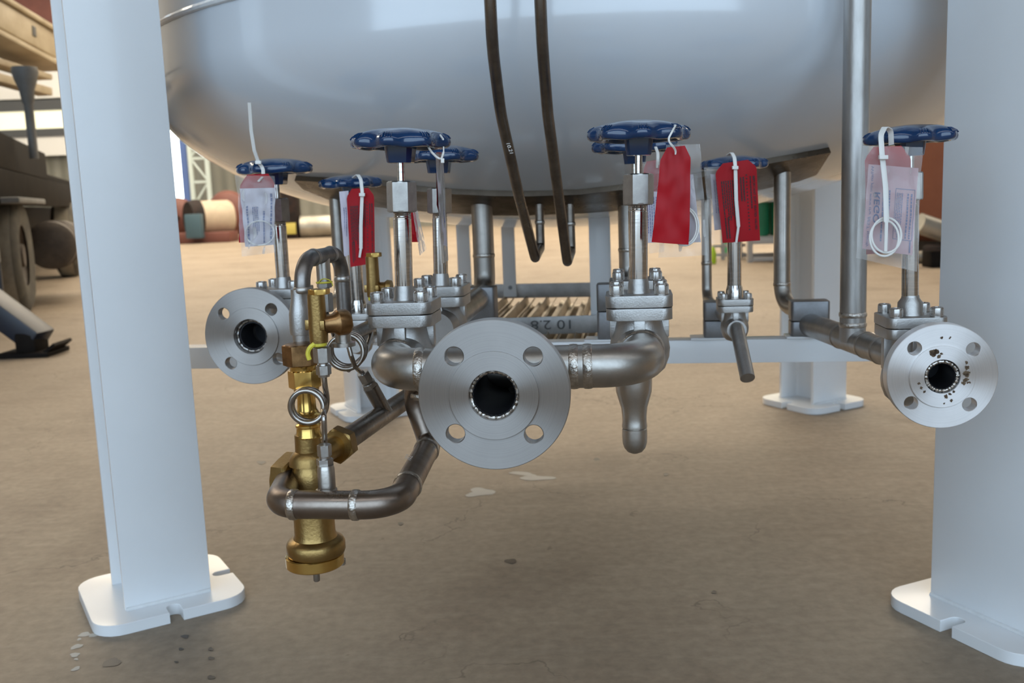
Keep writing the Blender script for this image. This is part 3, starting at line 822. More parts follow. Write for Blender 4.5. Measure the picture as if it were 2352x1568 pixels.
# ------------------------------------------------------------------ brass control valve under it
BC = W(718, 1100, 1.005)
def vlt(name, px, pyr, Y, prof, mt, parent, seg=40):
    o, pr = vl(px, pyr, Y, prof); bm = BM(); lathe(bm, o, UP, pr, seg); return obj(name, bm, mt, parent)
bv = thing('brass_regulator', (BC.x, BC.y, W(722, 1310, 1.005).z), 'tall brass regulator valve hanging inside the looping pipe on the left', 'valve')
vlt('base_flange', 724, 1290, 1.005, [(1296, 20), (1296, 63), (1293, 66), (1272, 66), (1270, 64), (1270, 20)], M['gold'], bv, 60)
vlt('body', 722, 1200, 1.005, [(1269, 40), (1269, 64), (1262, 67), (1245, 67), (1238, 63), (1232, 50), (1222, 46.5), (1130, 46), (1085, 44), (1075, 40), (1060, 36), (1040, 34)], M['brass'], bv, 60)
vlt('neck', 708, 1030, 1.005, [(1065, 46), (1050, 44), (1040, 38), (1034, 30), (996, 29), (995, 26)], M['brass'], bv)
vlt('union_sleeve', 708, 980, 1.005, [(1003, 30.5), (1000, 31.5), (992, 28), (980, 27), (978, 29), (973, 29), (970, 24), (960, 23), (955, 30), (950, 31), (947, 27), (938, 22), (920, 21), (905, 20), (890, 22)], M['gold'], bv)
bm = BM()
bo = W(726, 1310, 1.0); lathe(bm, Vector((bo.x, bo.y, W(726, 1334, 1.0).z)), UP, [(0, .0030), (.001, .0036), (.019, .0036), (.019, 0)], 20); obj('stem', bm, M['nut'], bv)
for px, py in ((703, 1311), (762, 1302), (668, 1304), (786, 1296)):
    p = W(px, py, 1.005+(.012 if px in (762, 786) else .004)); bm = BM(); lathe(bm, p, UP, [(0, .0036), (.0006, .0042), (.0065, .0042)], 16); obj('bolt', bm, M['bolt'], bv)
# ports with hex union nuts
pdir = (L(660, 1110, ZL)-Vector((BC.x, BC.y, ZL))).normalized(); pdir.z = 0
nc = Vector((BC.x, BC.y, ZL))
pn = q0-nc; pn.z = 0; pn.normalize()
bm = BM(); tube(bm, [nc, q0-pn*.012], .0165, 28); lathe(bm, nc+pn*.020, pn, [(0, .019), (.012, .022), (.014, .022)], 32); obj('port', bm, M['brass'], bv)
bm = BM(); hexn(bm, q0-pn*.012, pn, .020, .0285, rot=.35, ch=.14); obj('union_nut', bm, M['brass'], bv, 25)
# rear right port and pipe going back
ZP = ZL+.025
b0 = L(792, 1012, ZP); b1 = L(945, 908, ZP)
nb = Vector((BC.x, BC.y, ZP)); rd = (b1-b0).normalized()
bm = BM(); tube(bm, [nb, b0-rd*.005], .0125, 24); obj('port', bm, M['brass'], bv)
bm = BM(); hexn(bm, b0-rd*.026, rd, .018, .0210, rot=.1, ch=.14); obj('union_nut', bm, M['brass'], bv, 25)
rp2 = run('return_pipe', [b0-rd*.012, b1, b1+rd*.22], .0132, M['darkpipe'], 'dark pipe running back from the brass regulator under the left elbow', bend=0)
# slanted stub with fitting on that pipe
s0 = W(876, 932, b0.lerp(b1, .5).y); s1 = W(851, 888, s0.y-.01); s2 = W(838, 866, s0.y-.013); s3 = W(832, 850, s0.y-.015)
sd = (s1-s0).normalized()
bm = BM(); tube(bm, [s0-sd*.012, s1], .0098, 20); obj('stub', bm, M['darkpipe'], rp2)
bm = BM(); hexn(bm, s1-sd*.002, sd, .009, .0098, ch=.15); hexn(bm, s1+sd*.009, sd, .014, .0085, ch=.2); obj('fitting', bm, M['nut'], rp2, 25)
coil_foot = s1+sd*.022

# ------------------------------------------------------------------ union column above the regulator
uc = thing('union_fitting', W(698, 880, 1.02), 'copper and brass hex union between the reducer and the brass regulator', 'fitting')
def vhex(name, px, y0, y1, hw, Y, mt, parent, rot=0., ch=.12):
    a = W(px, y1, Y); b = W(px, y0, Y); s = mpp(a); bm = BM(); hexn(bm, a, UP, b.z-a.z, hw*s, rot=rot, ch=ch); return obj(name, bm, mt, parent, 25)
vhex('hex_nut', 692, 789, 838, 41, 1.02, M['copper'], uc, rot=.25)
vhex('lower_hex', 701, 848, 890, 37, 1.02, M['gold'], uc, rot=.1)
vlt('collar', 697, 845, 1.02, [(850, 31), (842, 31), (837, 33)], M['gold'], uc)
vlt('tail', 704, 900, 1.02, [(912, 26), (900, 28), (889, 30)], M['gold'], uc)

# ------------------------------------------------------------------ arched pipe above
ua = W(694, 650, 1.045); ub = W(790, 700, 1.165)
ztop = W(742, 588, 1.10).z
arch = thing('arched_pipe', (ua.x, ua.y, W(690, 780, 1.045).z), 'dull steel pipe bent in an upside-down U beside the left red tag', 'pipe')
za = W(690, 668, 1.045).z; zb = W(795, 755, 1.165).z
ax, bx = Vector((ua.x, ua.y, 0)), Vector((ub.x, ub.y, 0))
bm = BM(); tube(bm, fillet([ax+UP*za, ax+UP*ztop, bx+UP*ztop, bx+UP*zb, bx+UP*(zb-.012)+TT*.03, bx+UP*(zb-.012)+TT*.2], [.030, .030, .012, .01], 14), .0088, 28); obj('pipe', bm, M['pipe'], arch)
arch.children[0].data.materials[0] = M['darkpipe2'] = mat('sooty_stainless', (.30, .28, .265), .4, 1, (.17, .155, .145), 25, rvar=.08, bump=.05, bscale=300)
dA = (bx-ax).normalized()
for c, dr in ((ax+UP*(za+.001), UP), (bx+UP*W(790, 640, 1.165).z, UP), (bx+UP*(zb+.004), UP), (ax.lerp(bx, .30)+UP*ztop, dA), (ax.lerp(bx, .72)+UP*ztop, dA)):
    weldo(arch, c, dr, .0090, .0035, .0012, 'pipe')
vlt('reducer', 689, 720, 1.045, [(790, 20), (768, 21), (767, 25), (757, 26), (740, 25.5), (720, 25), (705, 22), (690, 18.5), (672, 17.5), (664, 17.5)], M['cast'], arch)
# centre stub under the arch
m_ = ax.lerp(bx, .52)
bm = BM(); zst = W(745, 650, 1.10).z
tube(bm, [m_+UP*ztop, m_+UP*zst], .0082, 24); obj('branch', bm, M['pipe'], arch)
vf = W(748, 660, 1.10)
bm = BM(); hexn(bm, m_+UP*(zst-.006), UP, .007, .0088, ch=.15); hexn(bm, m_+UP*(zst-.012), UP, .006, .006, ch=.1); hexn(bm, m_+UP*(zst-.034), UP, .022, .0088, ch=.18); obj('fitting', bm, M['nut'], arch, 25)
bm = BM(); ring(bm, m_+UP*(zst+.0005), UP, .0086, .0012, 30, 6)
pr_ = [m_+UP*zst+Vector((-.006, -.009, 0)), m_+UP*(zst+.006)+Vector((0, -.010, 0)), m_+UP*(zst+.003)+Vector((.009, -.006, 0)), m_+UP*(zst-.004)+Vector((.011, -.006, 0))]
tube(bm, fillet(pr_, .006, 4), .0006, 6); obj('thread_tape', bm, M['tape'], arch)

# ------------------------------------------------------------------ relief valves
def relief(name, px, Y, rows, label, hexhw, bodyhw, lug, lean=0., tape=True, hexsteel=None):
    ytop, ycap, ybot = rows
    base = W(px, ybot, Y); r = thing(name, base, label, 'valve', 'brass relief valves')
    s = mpp(base)
    vhex('cap', px-lean*8, ytop, ycap, hexhw, Y, M['gold'], r, rot=.3, ch=.06)
    o, pr = vl(px, ybot, Y, [(ybot, bodyhw*.97), (ycap+(ybot-ycap)*.78, bodyhw*1.02), (ycap+(ybot-ycap)*.6, bodyhw*.98), (ycap+2, bodyhw*.93), (ycap-1, bodyhw*.93)])
    bm = BM(); lathe(bm, o, UP, pr, 36); obj('body', bm, M['brass'], r)
    zl = W(px, lug, Y).z
    bm = BM()
    c = Vector((base.x, base.y, zl))
    box(bm, c-TS*(bodyhw*s*1.0), bodyhw*s*.7, bodyhw*s*.7, bodyhw*s*1.1, TS, TT, UP, .001)
    box(bm, c+TS*(bodyhw*s*.75)-TT*(bodyhw*s*.75), bodyhw*s*.55, bodyhw*s*.5, bodyhw*s*1.05, TS, TT, UP, .001)
    obj('lug', bm, M['brass'], r)
    if tape:
        o, pr = vl(px, ybot+4, Y, [(ybot+9, bodyhw*.72), (ybot+7, bodyhw*.84), (ybot+1, bodyhw*.85), (ybot-1, bodyhw*.8)])
        bm = BM(); lathe(bm, o, UP, pr, 28); obj('thread_tape', bm, M['tape'], r)
    return r, base, s
r1, rb, rs_ = relief('relief_valve', 733, .975, (663, 676, 786), 'brass relief valve in front of the arched pipe with yellow thread tape', 25, 21.5, 745)
# loose tape tail
bm = BM(); tube(bm, fillet([W(722, 790, .955), W(711, 798, .953), W(706, 812, .953), W(711, 826, .953)], .01, 5), .0024, 8); obj('thread_tape', bm, M['tape'], r1)
vhex('steel_hex', 741, 797, 832, 20.5, .975, M['nut'], r1, rot=.25)
vlt('ferrule', 743, 836, .975, [(842, 13), (836, 11), (830, 12)], M['bolt'], r1)
vhex('compression_nut', 744, 838, 860, 17.5, .975, M['nut'], r1, rot=.2)
vlt('nut_collar', 744, 861, .975, [(865, 13), (859, 14)], M['bolt'], r1)
# bronze side outlet with steel elbow
so_ = W(765, 740, .985); dr = Vector((.85, .5, 0)).normalized()
bm = BM(); lathe(bm, W(740, 745, .975), dr, [(0, .009), (.012, .010), (.016, .0135), (.026, .0135), (.029, .0115), (.030, 0)], 32); obj('side_outlet', bm, M['copper'], r1)
bm = BM(); e0 = W(772, 742, 1.0); e1 = W(786, 750, 1.005); e2 = W(789, 786, 1.005)
tube(bm, fillet([e0, e1, e2], .012, 8), .0085, 24); lathe(bm, e2-UP*.001, UP, [(-.003, .0125), (.001, .0125), (.0015, .0085)], 32); obj('outlet_elbow', bm, M['pipe'], r1)
r2, rb2, _ = relief('relief_valve', 859, 1.36, (580, 590, 681), 'brass relief valve between the left red tag and the front left valve', 18, 15.5, 662)
bm = BM(); lathe(bm, W(862, 664, 1.365), TS, [(0, .010), (.014, .010), (.018, .013), (.024, .012), (.026, 0)], 28); obj('side_outlet', bm, M['brass'], r2)
o, pr = vl(860, 688, 1.36, [(760, 7), (700, 7), (690, 9)]); bm = BM(); lathe(bm, o, UP, pr, 20); obj('tail_tube', bm, M['coil'], r2)

# ------------------------------------------------------------------ coiled instrument tubes
def coiltube(name, label, start, lead, c, Rr, turns, pitch, end, tr=.0027, ax=Vector((0, -1, 0)), a0=0., path_end=()):
    X, Y = Vector((1, 0, 0)), UP
    pts = [start]+list(lead)
    n = int(turns*36)
    for k in range(n+1):
        a = a0-2*PI*turns*k/n; pts.append(Vector(c)+X*(Rr*math.cos(a))+Y*(Rr*math.sin(a))+ax*(pitch*turns*k/n))
    pts += list(path_end)+[end]
    g = thing(name, c, label, 'tube', 'coiled tubes'); bm = BM()
    # gentle smoothing
    P = [Vector(p) for p in pts]
    for _ in range(2):
        Q = [P[0]]
        for i in range(len(P)-1): Q += [P[i].lerp(P[i+1], .25), P[i].lerp(P[i+1], .75)]
        P = Q+[P[-1]]
        P = P[::1] if len(P) < 400 else P[::2]+[P[-1]]
    tube(bm, P, tr, 12); obj('tube', bm, M['coil'], g); return g
st1 = W(744, 862, .975); c1 = W(706, 934, .972); s1_ = mpp(c1)
f1 = W(746, 1020, .958)
coiltube('coiled_tube', 'shiny tube wound in a small coil in front of the brass regulator', st1, [W(746, 885, .975), W(752, 915, .982)], c1+Vector((0, .012, 0)), 39*s1_, 2.0, .0085, f1, a0=-.2, path_end=[W(744, 955, .954), W(745, 985, .956)], tr=.0029)
# fitting and boss on the loop pipe
fb = thing('tube_fitting', W(750, 1128, .935), 'steel tube fitting and boss standing on the looping pipe', 'fitting')
vhex('compression_nut', 746, 1020, 1047, 16.5, .945, M['nut'], fb, rot=.2)
vhex('hex_body', 747, 1052, 1070, 19.5, .945, M['nut'], fb, rot=.0)
vlt('ferrule', 746, 1050, .945, [(1054, 13), (1045, 13)], M['bolt'], fb)
vlt('boss', 750, 1100, .94, [(1140, 21), (1128, 20), (1076, 20), (1073, 19), (1068, 18)], M['pipe'], fb)
bm = BM(); bo_ = W(750, 1127, .94); ring(bm, bo_, UP, .0090, .0026, 30, 8); obj('weld_bead', bm, M['weld'], fb)
# rear coil
c2 = W(797, 806, 1.135); s2_ = mpp(c2)
st2 = W(857, 705, 1.34)
coiltube('coiled_tube', 'brownish tube wound in a triple coil left of the front left elbow', m_+UP*(zst-.034), [W(757, 745, 1.12), W(768, 770, 1.13)], c2+Vector((0, .02, 0)), 39*s2_, 3.2, .011, coil_foot, tr=.0029, a0=PI*.85, path_end=[W(812, 842, 1.11)])
bm = BM(); tube(bm, fillet([W(857, 740, 1.30), W(851, 775, 1.25), W(838, 815, 1.18), W(800, 850, 1.13)], .08, 8), .0029, 12)
g = thing('thin_tube', W(851, 775, 1.25), 'thin tube curving down behind the front left elbow to the coil', 'tube'); obj('tube', bm, M['coil'], g)

# ------------------------------------------------------------------ tags, bags and cable ties
def sheet(corners, Y, nx=10, ny=20, amp=.002, curl=0., th=.0004, fr=9., cut=0., seed=0, hole=None):
    """thin sheet between four picture corners TL,TR,BR,BL standing near world depth Y; cut = chamfer of the top corners"""
    Ys = Y if isinstance(Y, (list, tuple)) else [Y]*4
    P = [W(c[0], c[1], y) for c, y in zip(corners, Ys)]
    def S(u, v):
        if cut and v < cut:
            k = .2*(1-v/cut); u = k+(1-2*k)*u
        p = P[0].lerp(P[1], u).lerp(P[3].lerp(P[2], u), v)
        d = noise.noise(Vector((u*fr*.35+seed*3.1, v*fr*.5, seed)))*amp + curl*math.sin(v*PI)*.01
        return p+Vector((0, -1, 0))*d
    bm = BM(); A = [[bm.verts.new(S(i/nx, j/ny)) for i in range(nx+1)] for j in range(ny+1)]
    off = Vector((0, th, 0)); B = [[bm.verts.new(v.co+off) for v in r] for r in A]
    for j in range(ny):
        for i in range(nx):
            bm.faces.new((A[j][i], A[j+1][i], A[j+1][i+1], A[j][i+1])); bm.faces.new((B[j][i], B[j][i+1], B[j+1][i+1], B[j+1][i]))
    for i in range(nx):
        bm.faces.new((A[0][i], A[0][i+1], B[0][i+1], B[0][i])); bm.faces.new((A[ny][i], B[ny][i], B[ny][i+1], A[ny][i+1]))
    for j in range(ny):
        bm.faces.new((A[j][0], B[j][0], B[j+1][0], A[j+1][0])); bm.faces.new((A[j][nx], A[j+1][nx], B[j+1][nx], B[j][nx]))
    return bm, S
def serrate(bm_parent_name, S, mt, parent, n=26):
    pass
def tie(pts, r=.0016, seg=8, bend=.01, name='zip_tie', parent=None, head=None, flat=True):
    bm = BM(); fp = fillet([Vector(p) for p in pts], bend, 6)
    # flat strap: two parallel edges give it width
    w, th = r*1.3, .0009; rows = []
    for i, p in enumerate(fp):
        t = (fp[min(i+1, len(fp)-1)]-fp[max(i-1, 0)]).normalized(); sd = CR-t*CR.dot(t)
        sd = sd.normalized() if sd.length > .2 else Vector((0, 1, 0)); nn_ = t.cross(sd).normalized()
        k = 1.0 if i < len(fp)*.85 else 1.0-.45*(i-len(fp)*.85)/(len(fp)*.15)
        rows.append([bm.verts.new(p+sd*(a*w*k)+nn_*(b*th)) for a, b in ((-1, -.5), (-.8, -1), (.8, -1), (1, -.5), (1, .5), (.8, 1), (-.8, 1), (-1, .5))])
    for i in range(len(rows)-1):
        for k in range(8): bm.faces.new((rows[i][k], rows[i][(k+1) % 8], rows[i+1][(k+1) % 8], rows[i+1][k]))
    bm.faces.new(rows[0][::-1]); bm.faces.new(rows[-1])
    if head is not None: box(bm, Vector(head)+Vector((0, -.0012, 0)), r*4.3, .005, .0052, CR, Vector((0, 1, 0)), CU, .0006)
    return obj(name, bm, M['tie'], parent)
def lines(bm, S, u0, u1, v0, v1, n, N=-1, e=.0007, dens=.72, seed=1, across=True, wd=.55):
    """small unreadable print: n lines running down the tag (v), stepping along u, broken into words"""
    rr = random.Random(seed)
    for i in range(n):
        u = u0+(u1-u0)*(i+.5)/n; du = abs(u1-u0)/n*wd/2; v = v0
        ve = v1-(v1-v0)*rr.choice((0, 0, .1, .3))
        while v < ve:
            l = (v1-v0)*rr.uniform(.03, .09); a = min(v+l, ve)
            q = [S(u-du, v), S(u-du, a), S(u+du, a), S(u+du, v)]
            bm.faces.new([bm.verts.new(p+Vector((0, N*e, 0))) for p in q]); v = a+(v1-v0)*.014
def text_S(bm, s, S, u0, v0, du, dv, e=.0007, N=-1, **k):
    """text along v (downwards) starting at (u0,v0); length dv, letter height du (signed, towards letter tops)"""
    me = textmesh(s, **k); xs = [v.co.x for v in me.vertices]; w = max(xs); vm = {}
    for v in me.vertices:
        vm[v.index] = bm.verts.new(S(u0+v.co.y*du/.72, v0+v.co.x/w*dv)+Vector((0, N*e, 0)))
    for p in me.polygons:
        try: bm.faces.new([vm[i] for i in p.vertices])
        except ValueError: pass
    bpy.data.meshes.remove(me)
def printed(S, parent, seed):
    bm = BM()
    text_S(bm, 'IMPORTANT SOFT SEATED VALVES', S, .885, .20, .062, .66, bold=True)
    for i in range(17):
        v = .17+i*.042; u = .735
        q = [S(u-.024, v+.012), S(u, v+.024), S(u+.024, v+.012), S(u, v)]
        bm.faces.new([bm.verts.new(p+Vector((0, -.0007, 0))) for p in q])
    lines(bm, S, .80, .86, .2, .6, 1, seed=seed); lines(bm, S, .56, .69, .2, .5, 2, seed=seed+1)
    lines(bm, S, .10, .42, .22, .72, 6, seed=seed+2); lines(bm, S, .10, .24, .68, .95, 2, seed=seed+3)
    return obj('printed_text', bm, M['ink'], parent)

TG = 'tags hanging on the valves'
M['redgloss'] = mat('glossy_red_tag', (.42, .005, .012), .4, 0, (.34, .004, .009), 12, spec=.22)
def red_tag(nm, label, corners, Y, seed, cut=.12, amp=.0015, curl=0., text=False, parent=None, mt='red'):
    bm, S = sheet(corners, Y, 12, 24, amp, curl, cut=cut, seed=seed)
    if parent is None: t = thing(nm, W(sum(c[0] for c in corners)/4, corners[0][1], Y if not isinstance(Y, (list, tuple)) else Y[0]), label, 'tag', TG)
    else: t = parent
    obj('tag_card', bm, M[mt], t)
    if text: printed(S, t, seed)
    return t, S

# 1: small right valve, printed red tag with bag behind it
t, S = red_tag('red_tag', 'printed red tag with a long white tie hanging on the small right valve', [(1641, 378), (1737, 364), (1746, 552), (1660, 558)], 1.475, 3, cut=.10, amp=.0012, text=True)
bm, S2 = sheet([(1617, 384), (1662, 382), (1674, 556), (1634, 560)], 1.492, 12, 30, .003, seed=5); obj('plastic_bag', bm, M['bag'], t)
bm, S3 = sheet([(1632, 400), (1652, 400), (1665, 526), (1641, 529)], 1.497, 4, 12, .001, seed=5); obj('paper_label', bm, M['label'], t)
bm = BM(); lines(bm, S3, .2, .9, .1, .95, 3, seed=9, e=.0006, wd=.25); obj('printed_text', bm, M['blueink'], t)
tie([W(1672, 356, 1.50), W(1681, 350, 1.485), W(1687, 362, 1.474), W(1689, 384, 1.470), W(1691, 460, 1.470), W(1696, 520, 1.470), W(1691, 557, 1.470)], .0021, parent=t, head=W(1688, 385, 1.469))
# 2: small left valve
t, S = red_tag('red_tag', 'printed red tag with long white tie hanging on the small left valve', [(795, 434), (859, 431), (861, 604), (805, 613)], 1.53, 11, cut=.10, amp=.0012, text=True)
bm, S3 = sheet([(779, 440), (800, 438), (802, 585), (790, 590)], 1.548, 4, 14, .004, seed=6); obj('paper_label', bm, M['label'], t)
bm = BM(); lines(bm, S3, .3, .8, .25, .7, 2, seed=4, e=.0006, wd=.25); obj('printed_text', bm, M['blueink'], t)
tie([W(812, 408, 1.56), W(822, 401, 1.545), W(829, 412, 1.53), W(832, 440, 1.526), W(829, 520, 1.524), W(829, 570, 1.524), W(826, 591, 1.524)], .0021, parent=t, head=W(832, 447, 1.524))
# 3: front right valve, big blank red tag in front of a bag
t, S = red_tag('red_tag', 'large blank red tag hanging under the front right handwheel before a clear bag', [(1519, 340), (1586, 333), (1582, 562), (1497, 556)], [1.115, 1.11, 1.11, 1.115], 21, cut=.13, amp=.0035, curl=.35, mt='redgloss')
bm, S2 = sheet([(1530, 332), (1608, 331), (1625, 586), (1513, 592)], 1.128, 22, 40, .007, seed=22, fr=11); obj('plastic_bag', bm, M['bag'], t)
bm, S3 = sheet([(1560, 400), (1592, 400), (1610, 556), (1570, 558)], 1.134, 6, 12, .003, seed=23); obj('paper_label', bm, M['label'], t)
bm = BM(); c = W(1572, 520, 1.124); s = mpp(c)
for k in (0, 1): tube(bm, [c+CR*((28+k*5)*s*math.cos(a*PI/24))+CU*((40+k*4)*s*math.sin(a*PI/24)) for a in range(48)], .0011, 6, closed=True)
obj('seal_ring', bm, M['tie'], t)
tie([W(1536, 286, 1.14), W(1552, 288, 1.122), W(1545, 300, 1.10), W(1533, 322, 1.098), W(1546, 336, 1.10), W(1553, 347, 1.106), W(1551, 355, 1.106)], .0009, parent=t, bend=.006)
# 4: second right valve
t, S = red_tag('red_tag', 'dull red tag with bag half hidden behind the front right valve tube', [(1478, 372), (1515, 366), (1518, 520), (1482, 520)], 1.335, 31, cut=.1)
bm, S2 = sheet([(1476, 372), (1522, 366), (1526, 578), (1490, 582)], 1.33, 12, 30, .003, seed=32); obj('plastic_bag', bm, M['bag'], t)
bm, S3 = sheet([(1480, 440), (1512, 440), (1514, 556), (1486, 558)], 1.328, 4, 10, .001, seed=33); obj('paper_label', bm, M['label'], t)
bm = BM(); lines(bm, S3, .1, .9, .1, .9, 5, seed=34, e=.0006, wd=.3); obj('printed_text', bm, M['blueink'], t)
tie([W(1506, 338, 1.34), W(1511, 352, 1.322), W(1511, 366, 1.318), W(1509, 385, 1.325)], .0016, parent=t)
# 5: left valve, red tag and label inside a bag
t = thing('bagged_tag', W(590, 405, 1.47), 'clear bag with red tag and white blue-printed label on the leftmost valve', 'tag', TG)
bm, S = sheet([(552, 402), (632, 398), (622, 556), (549, 557)], 1.485, 10, 20, .003, cut=.14, seed=41); obj('tag_card', bm, M['red'], t)
bm, S3 = sheet([(551, 433), (632, 431), (629, 562), (563, 567)], 1.478, 12, 18, .006, seed=42, fr=12); obj('paper_label', bm, M['label'], t)
bm = BM()
for u0, u1, v0, v1, n in ((.1, .22, .3, .95, 1), (.32, .52, .32, .8, 4), (.62, .72, .4, .95, 1), (.85, .95, .1, .95, 1)): lines(bm, S3, u0, u1, v0, v1, n, seed=int(u0*100), e=.0008, wd=.55)
obj('printed_text', bm, M['blueink'], t)
bm, S2 = sheet([(541, 402), (630, 404), (633, 580), (556, 589)], 1.470, 22, 40, .007, seed=43, fr=11); obj('plastic_bag', bm, M['bag'], t)
bm = BM(); c = W(597, 535, 1.474); s = mpp(c); tube(bm, [c+CR*(33*s*math.cos(a*PI/24))+CU*(28*s*math.sin(a*PI/24)) for a in range(48)], .0011, 6, closed=True); obj('seal_ring', bm, M['tie'], t)
tie([W(573, 236, 1.46), W(577, 300, 1.475), W(584, 345, 1.485), W(594, 374, 1.495), W(604, 386, 1.50), W(605, 404, 1.49), W(594, 416, 1.468)], .0021, parent=t, head=W(594, 373, 1.494))
# 6: front left valve, bag seen edge-on
t = thing('bagged_tag', W(1010, 350, 1.15), 'crumpled clear bag seen edge-on hanging at the right of the front left valve', 'tag', TG)
bm, S = sheet([(1002, 350), (1014, 350), (1022, 560), (1003, 470)], [1.12, 1.16, 1.17, 1.12], 6, 20, .006, seed=51); obj('tag_card', bm, M['red'], t)
bm, S3 = sheet([(1003, 380), (1014, 384), (1027, 566), (1012, 560)], [1.115, 1.15, 1.16, 1.12], 6, 20, .008, seed=52); obj('paper_label', bm, M['label'], t)
bm = BM(); lines(bm, S3, .8, .95, .25, .7, 1, seed=3, e=.001, wd=.9); obj('printed_text', bm, M['blueink'], t)
bm, S2 = sheet([(1000, 352), (1018, 352), (1030, 598), (1015, 606)], [1.11, 1.16, 1.17, 1.12], 12, 40, .007, seed=53, fr=9); obj('plastic_bag', bm, M['bag'], t)
tie([W(984, 338, 1.14), W(992, 350, 1.11), W(1004, 362, 1.10), W(1014, 366, 1.10), W(1019, 350, 1.11), W(1019, 338, 1.12)], .0009, parent=t, head=W(1017, 369, 1.098))
tie([W(983, 309, 1.17), W(990, 303, 1.17), W(1003, 304, 1.17), W(1010, 309, 1.16), W(1018, 320, 1.14)], .0011, parent=t, name='tie_loop')
# 7: folded tag behind the front left valve tube
t = thing('bagged_tag', W(955, 480, 1.32), 'narrow folded red tag in a bag behind the front left valve tube', 'tag', TG)
bm, S = sheet([(940, 470), (953, 470), (963, 556), (944, 556)], [1.33, 1.33, 1.32, 1.33], 4, 16, .004, seed=61); obj('tag_card', bm, M['red'], t)
bm, S2 = sheet([(945, 470), (956, 470), (980, 572), (964, 587)], [1.31, 1.32, 1.31, 1.30], 8, 24, .005, seed=62, fr=8); obj('plastic_bag', bm, M['bag'], t)
# 8: right valve, bag with label and two rings
t = thing('bagged_tag', W(2045, 340, 1.24), 'clear bag with red tag, blue-printed label and two white rings on the rightmost valve', 'tag', TG)
bm, S = sheet([(1986, 338), (2092, 334), (2090, 580), (1990, 584)], 1.262, 12, 24, .002, cut=.11, seed=71); obj('tag_card', bm, M['red'], t)
M['label2'] = mat('translucent_label', (.60, .36, .40), .45)
bm, S3 = sheet([(1995, 377), (2109, 386), (2095, 586), (1981, 571)], 1.252, 12, 20, .002, seed=72); obj('paper_label', bm, M['label2'], t)
bm = BM()
text_S(bm, 'When you want the BEST specify', S3, .105, .012, -.055, .96, e=.001, italic=.2)
text_S(bm, 'REGO', S3, .27, .31, -.115, .37, e=.001, bold=True)
lines(bm, S3, .31, .37, .3, .95, 1, seed=5, e=.001, wd=.5); lines(bm, S3, .43, .49, .28, .75, 1, seed=6, e=.001, wd=.5)
lines(bm, S3, .60, .74, .3, .82, 4, seed=7, e=.001, wd=.45); lines(bm, S3, .80, .94, .3, .82, 2, seed=8, e=.001, wd=.4); lines(bm, S3, .90, .96, .84, .98, 1, seed=2, e=.001, wd=.5)
for (a, b, c_, d_) in ((.575, .25, .585, .84), (.955, .25, .965, .84), (.575, .25, .965, .257), (.575, .833, .965, .84)):
    bm.faces.new([bm.verts.new(S3(u, v)+Vector((0, -.001, 0))) for u, v in ((a, b), (a, d_), (c_, d_), (c_, b))])
obj('printed_text', bm, M['blueink'], t)
bm, S2 = sheet([(1982, 334), (2119, 338), (2106, 624), (1967, 592)], 1.240, 24, 40, .006, seed=73, fr=10); obj('plastic_bag', bm, M['bag'], t)
for (x, y, rx, ry) in ((2036, 540, 34, 40), (2031, 547, 33, 41)):
    bm = BM(); c = W(x, y, 1.228); s = mpp(c); tube(bm, [c+CR*(rx*s*math.cos(a*PI/32))+CU*(ry*s*math.sin(a*PI/32)) for a in range(64)], .0015, 8, closed=True); obj('seal_ring', bm, M['tie'], t)
tie([W(2047, 332, 1.27), W(2046, 300, 1.262), W(2032, 291, 1.25), W(2023, 310, 1.236), W(2026, 356, 1.230), W(2034, 430, 1.226), W(2036, 510, 1.222), W(2034, 577, 1.222)], .0026, parent=t, head=W(2028, 361, 1.226), bend=.012)

# ------------------------------------------------------------------ finned coil tray behind, under the tank
def barpx(p, q, Y0, Y1, hpx, th, name, mt, parent):
    a = W(p[0], p[1], Y0); b = W(q[0], q[1], Y1); h = hpx*mpp(a); X = (b-a).normalized(); Yv = UP.cross(X).normalized(); Z = X.cross(Yv)
    bm = BM(); box(bm, (a+b)/2, (b-a).length, th, h, X, Yv, Z, .001); return obj(name, bm, mt, parent)
fc = thing('finned_coil', W(1250, 745, 2.1), 'grey framed tray of finned aluminium tubes hanging below the tank behind the valves', 'heat exchanger')
barpx((1010, 755), (1412, 742), 2.14, 2.09, 40, .005, 'front_bar', M['bar'], fc)
fb_ = barpx((1000, 671), (1402, 664), 2.86, 2.81, 33, .005, 'rear_bar', M['bar'], fc)
M['pencil'] = mat('dark_marker', (.12, .12, .12), .8)
bm = BM(); p = W(1318, 733, 2.104); s = mpp(p)
text_on(bm, '10 2.8', p+Vector((0, -.010, 0)), -TS, -UP, 30*s, width=100*s); obj('marking', bm, M['pencil'], fc)
fc_y0, fc_y1 = 1.98, 2.86
for i in range(7):
    px = 1000+i*66
    a = W(px, 803, 2.06)-TT*.13; b = a+TT*.93; bm = BM(); tube(bm, [a, b], .010, 12)
    for k in range(8):
        e = TS*math.cos(k*PI/4+.2)+UP*math.sin(k*PI/4+.2); pe_ = e.cross(TT)
        box(bm, (a+b)/2+e*.021, .030, (b-a).length, .0016, e, TT, pe_)
    obj('finned_tube', bm, M['fin'], fc)
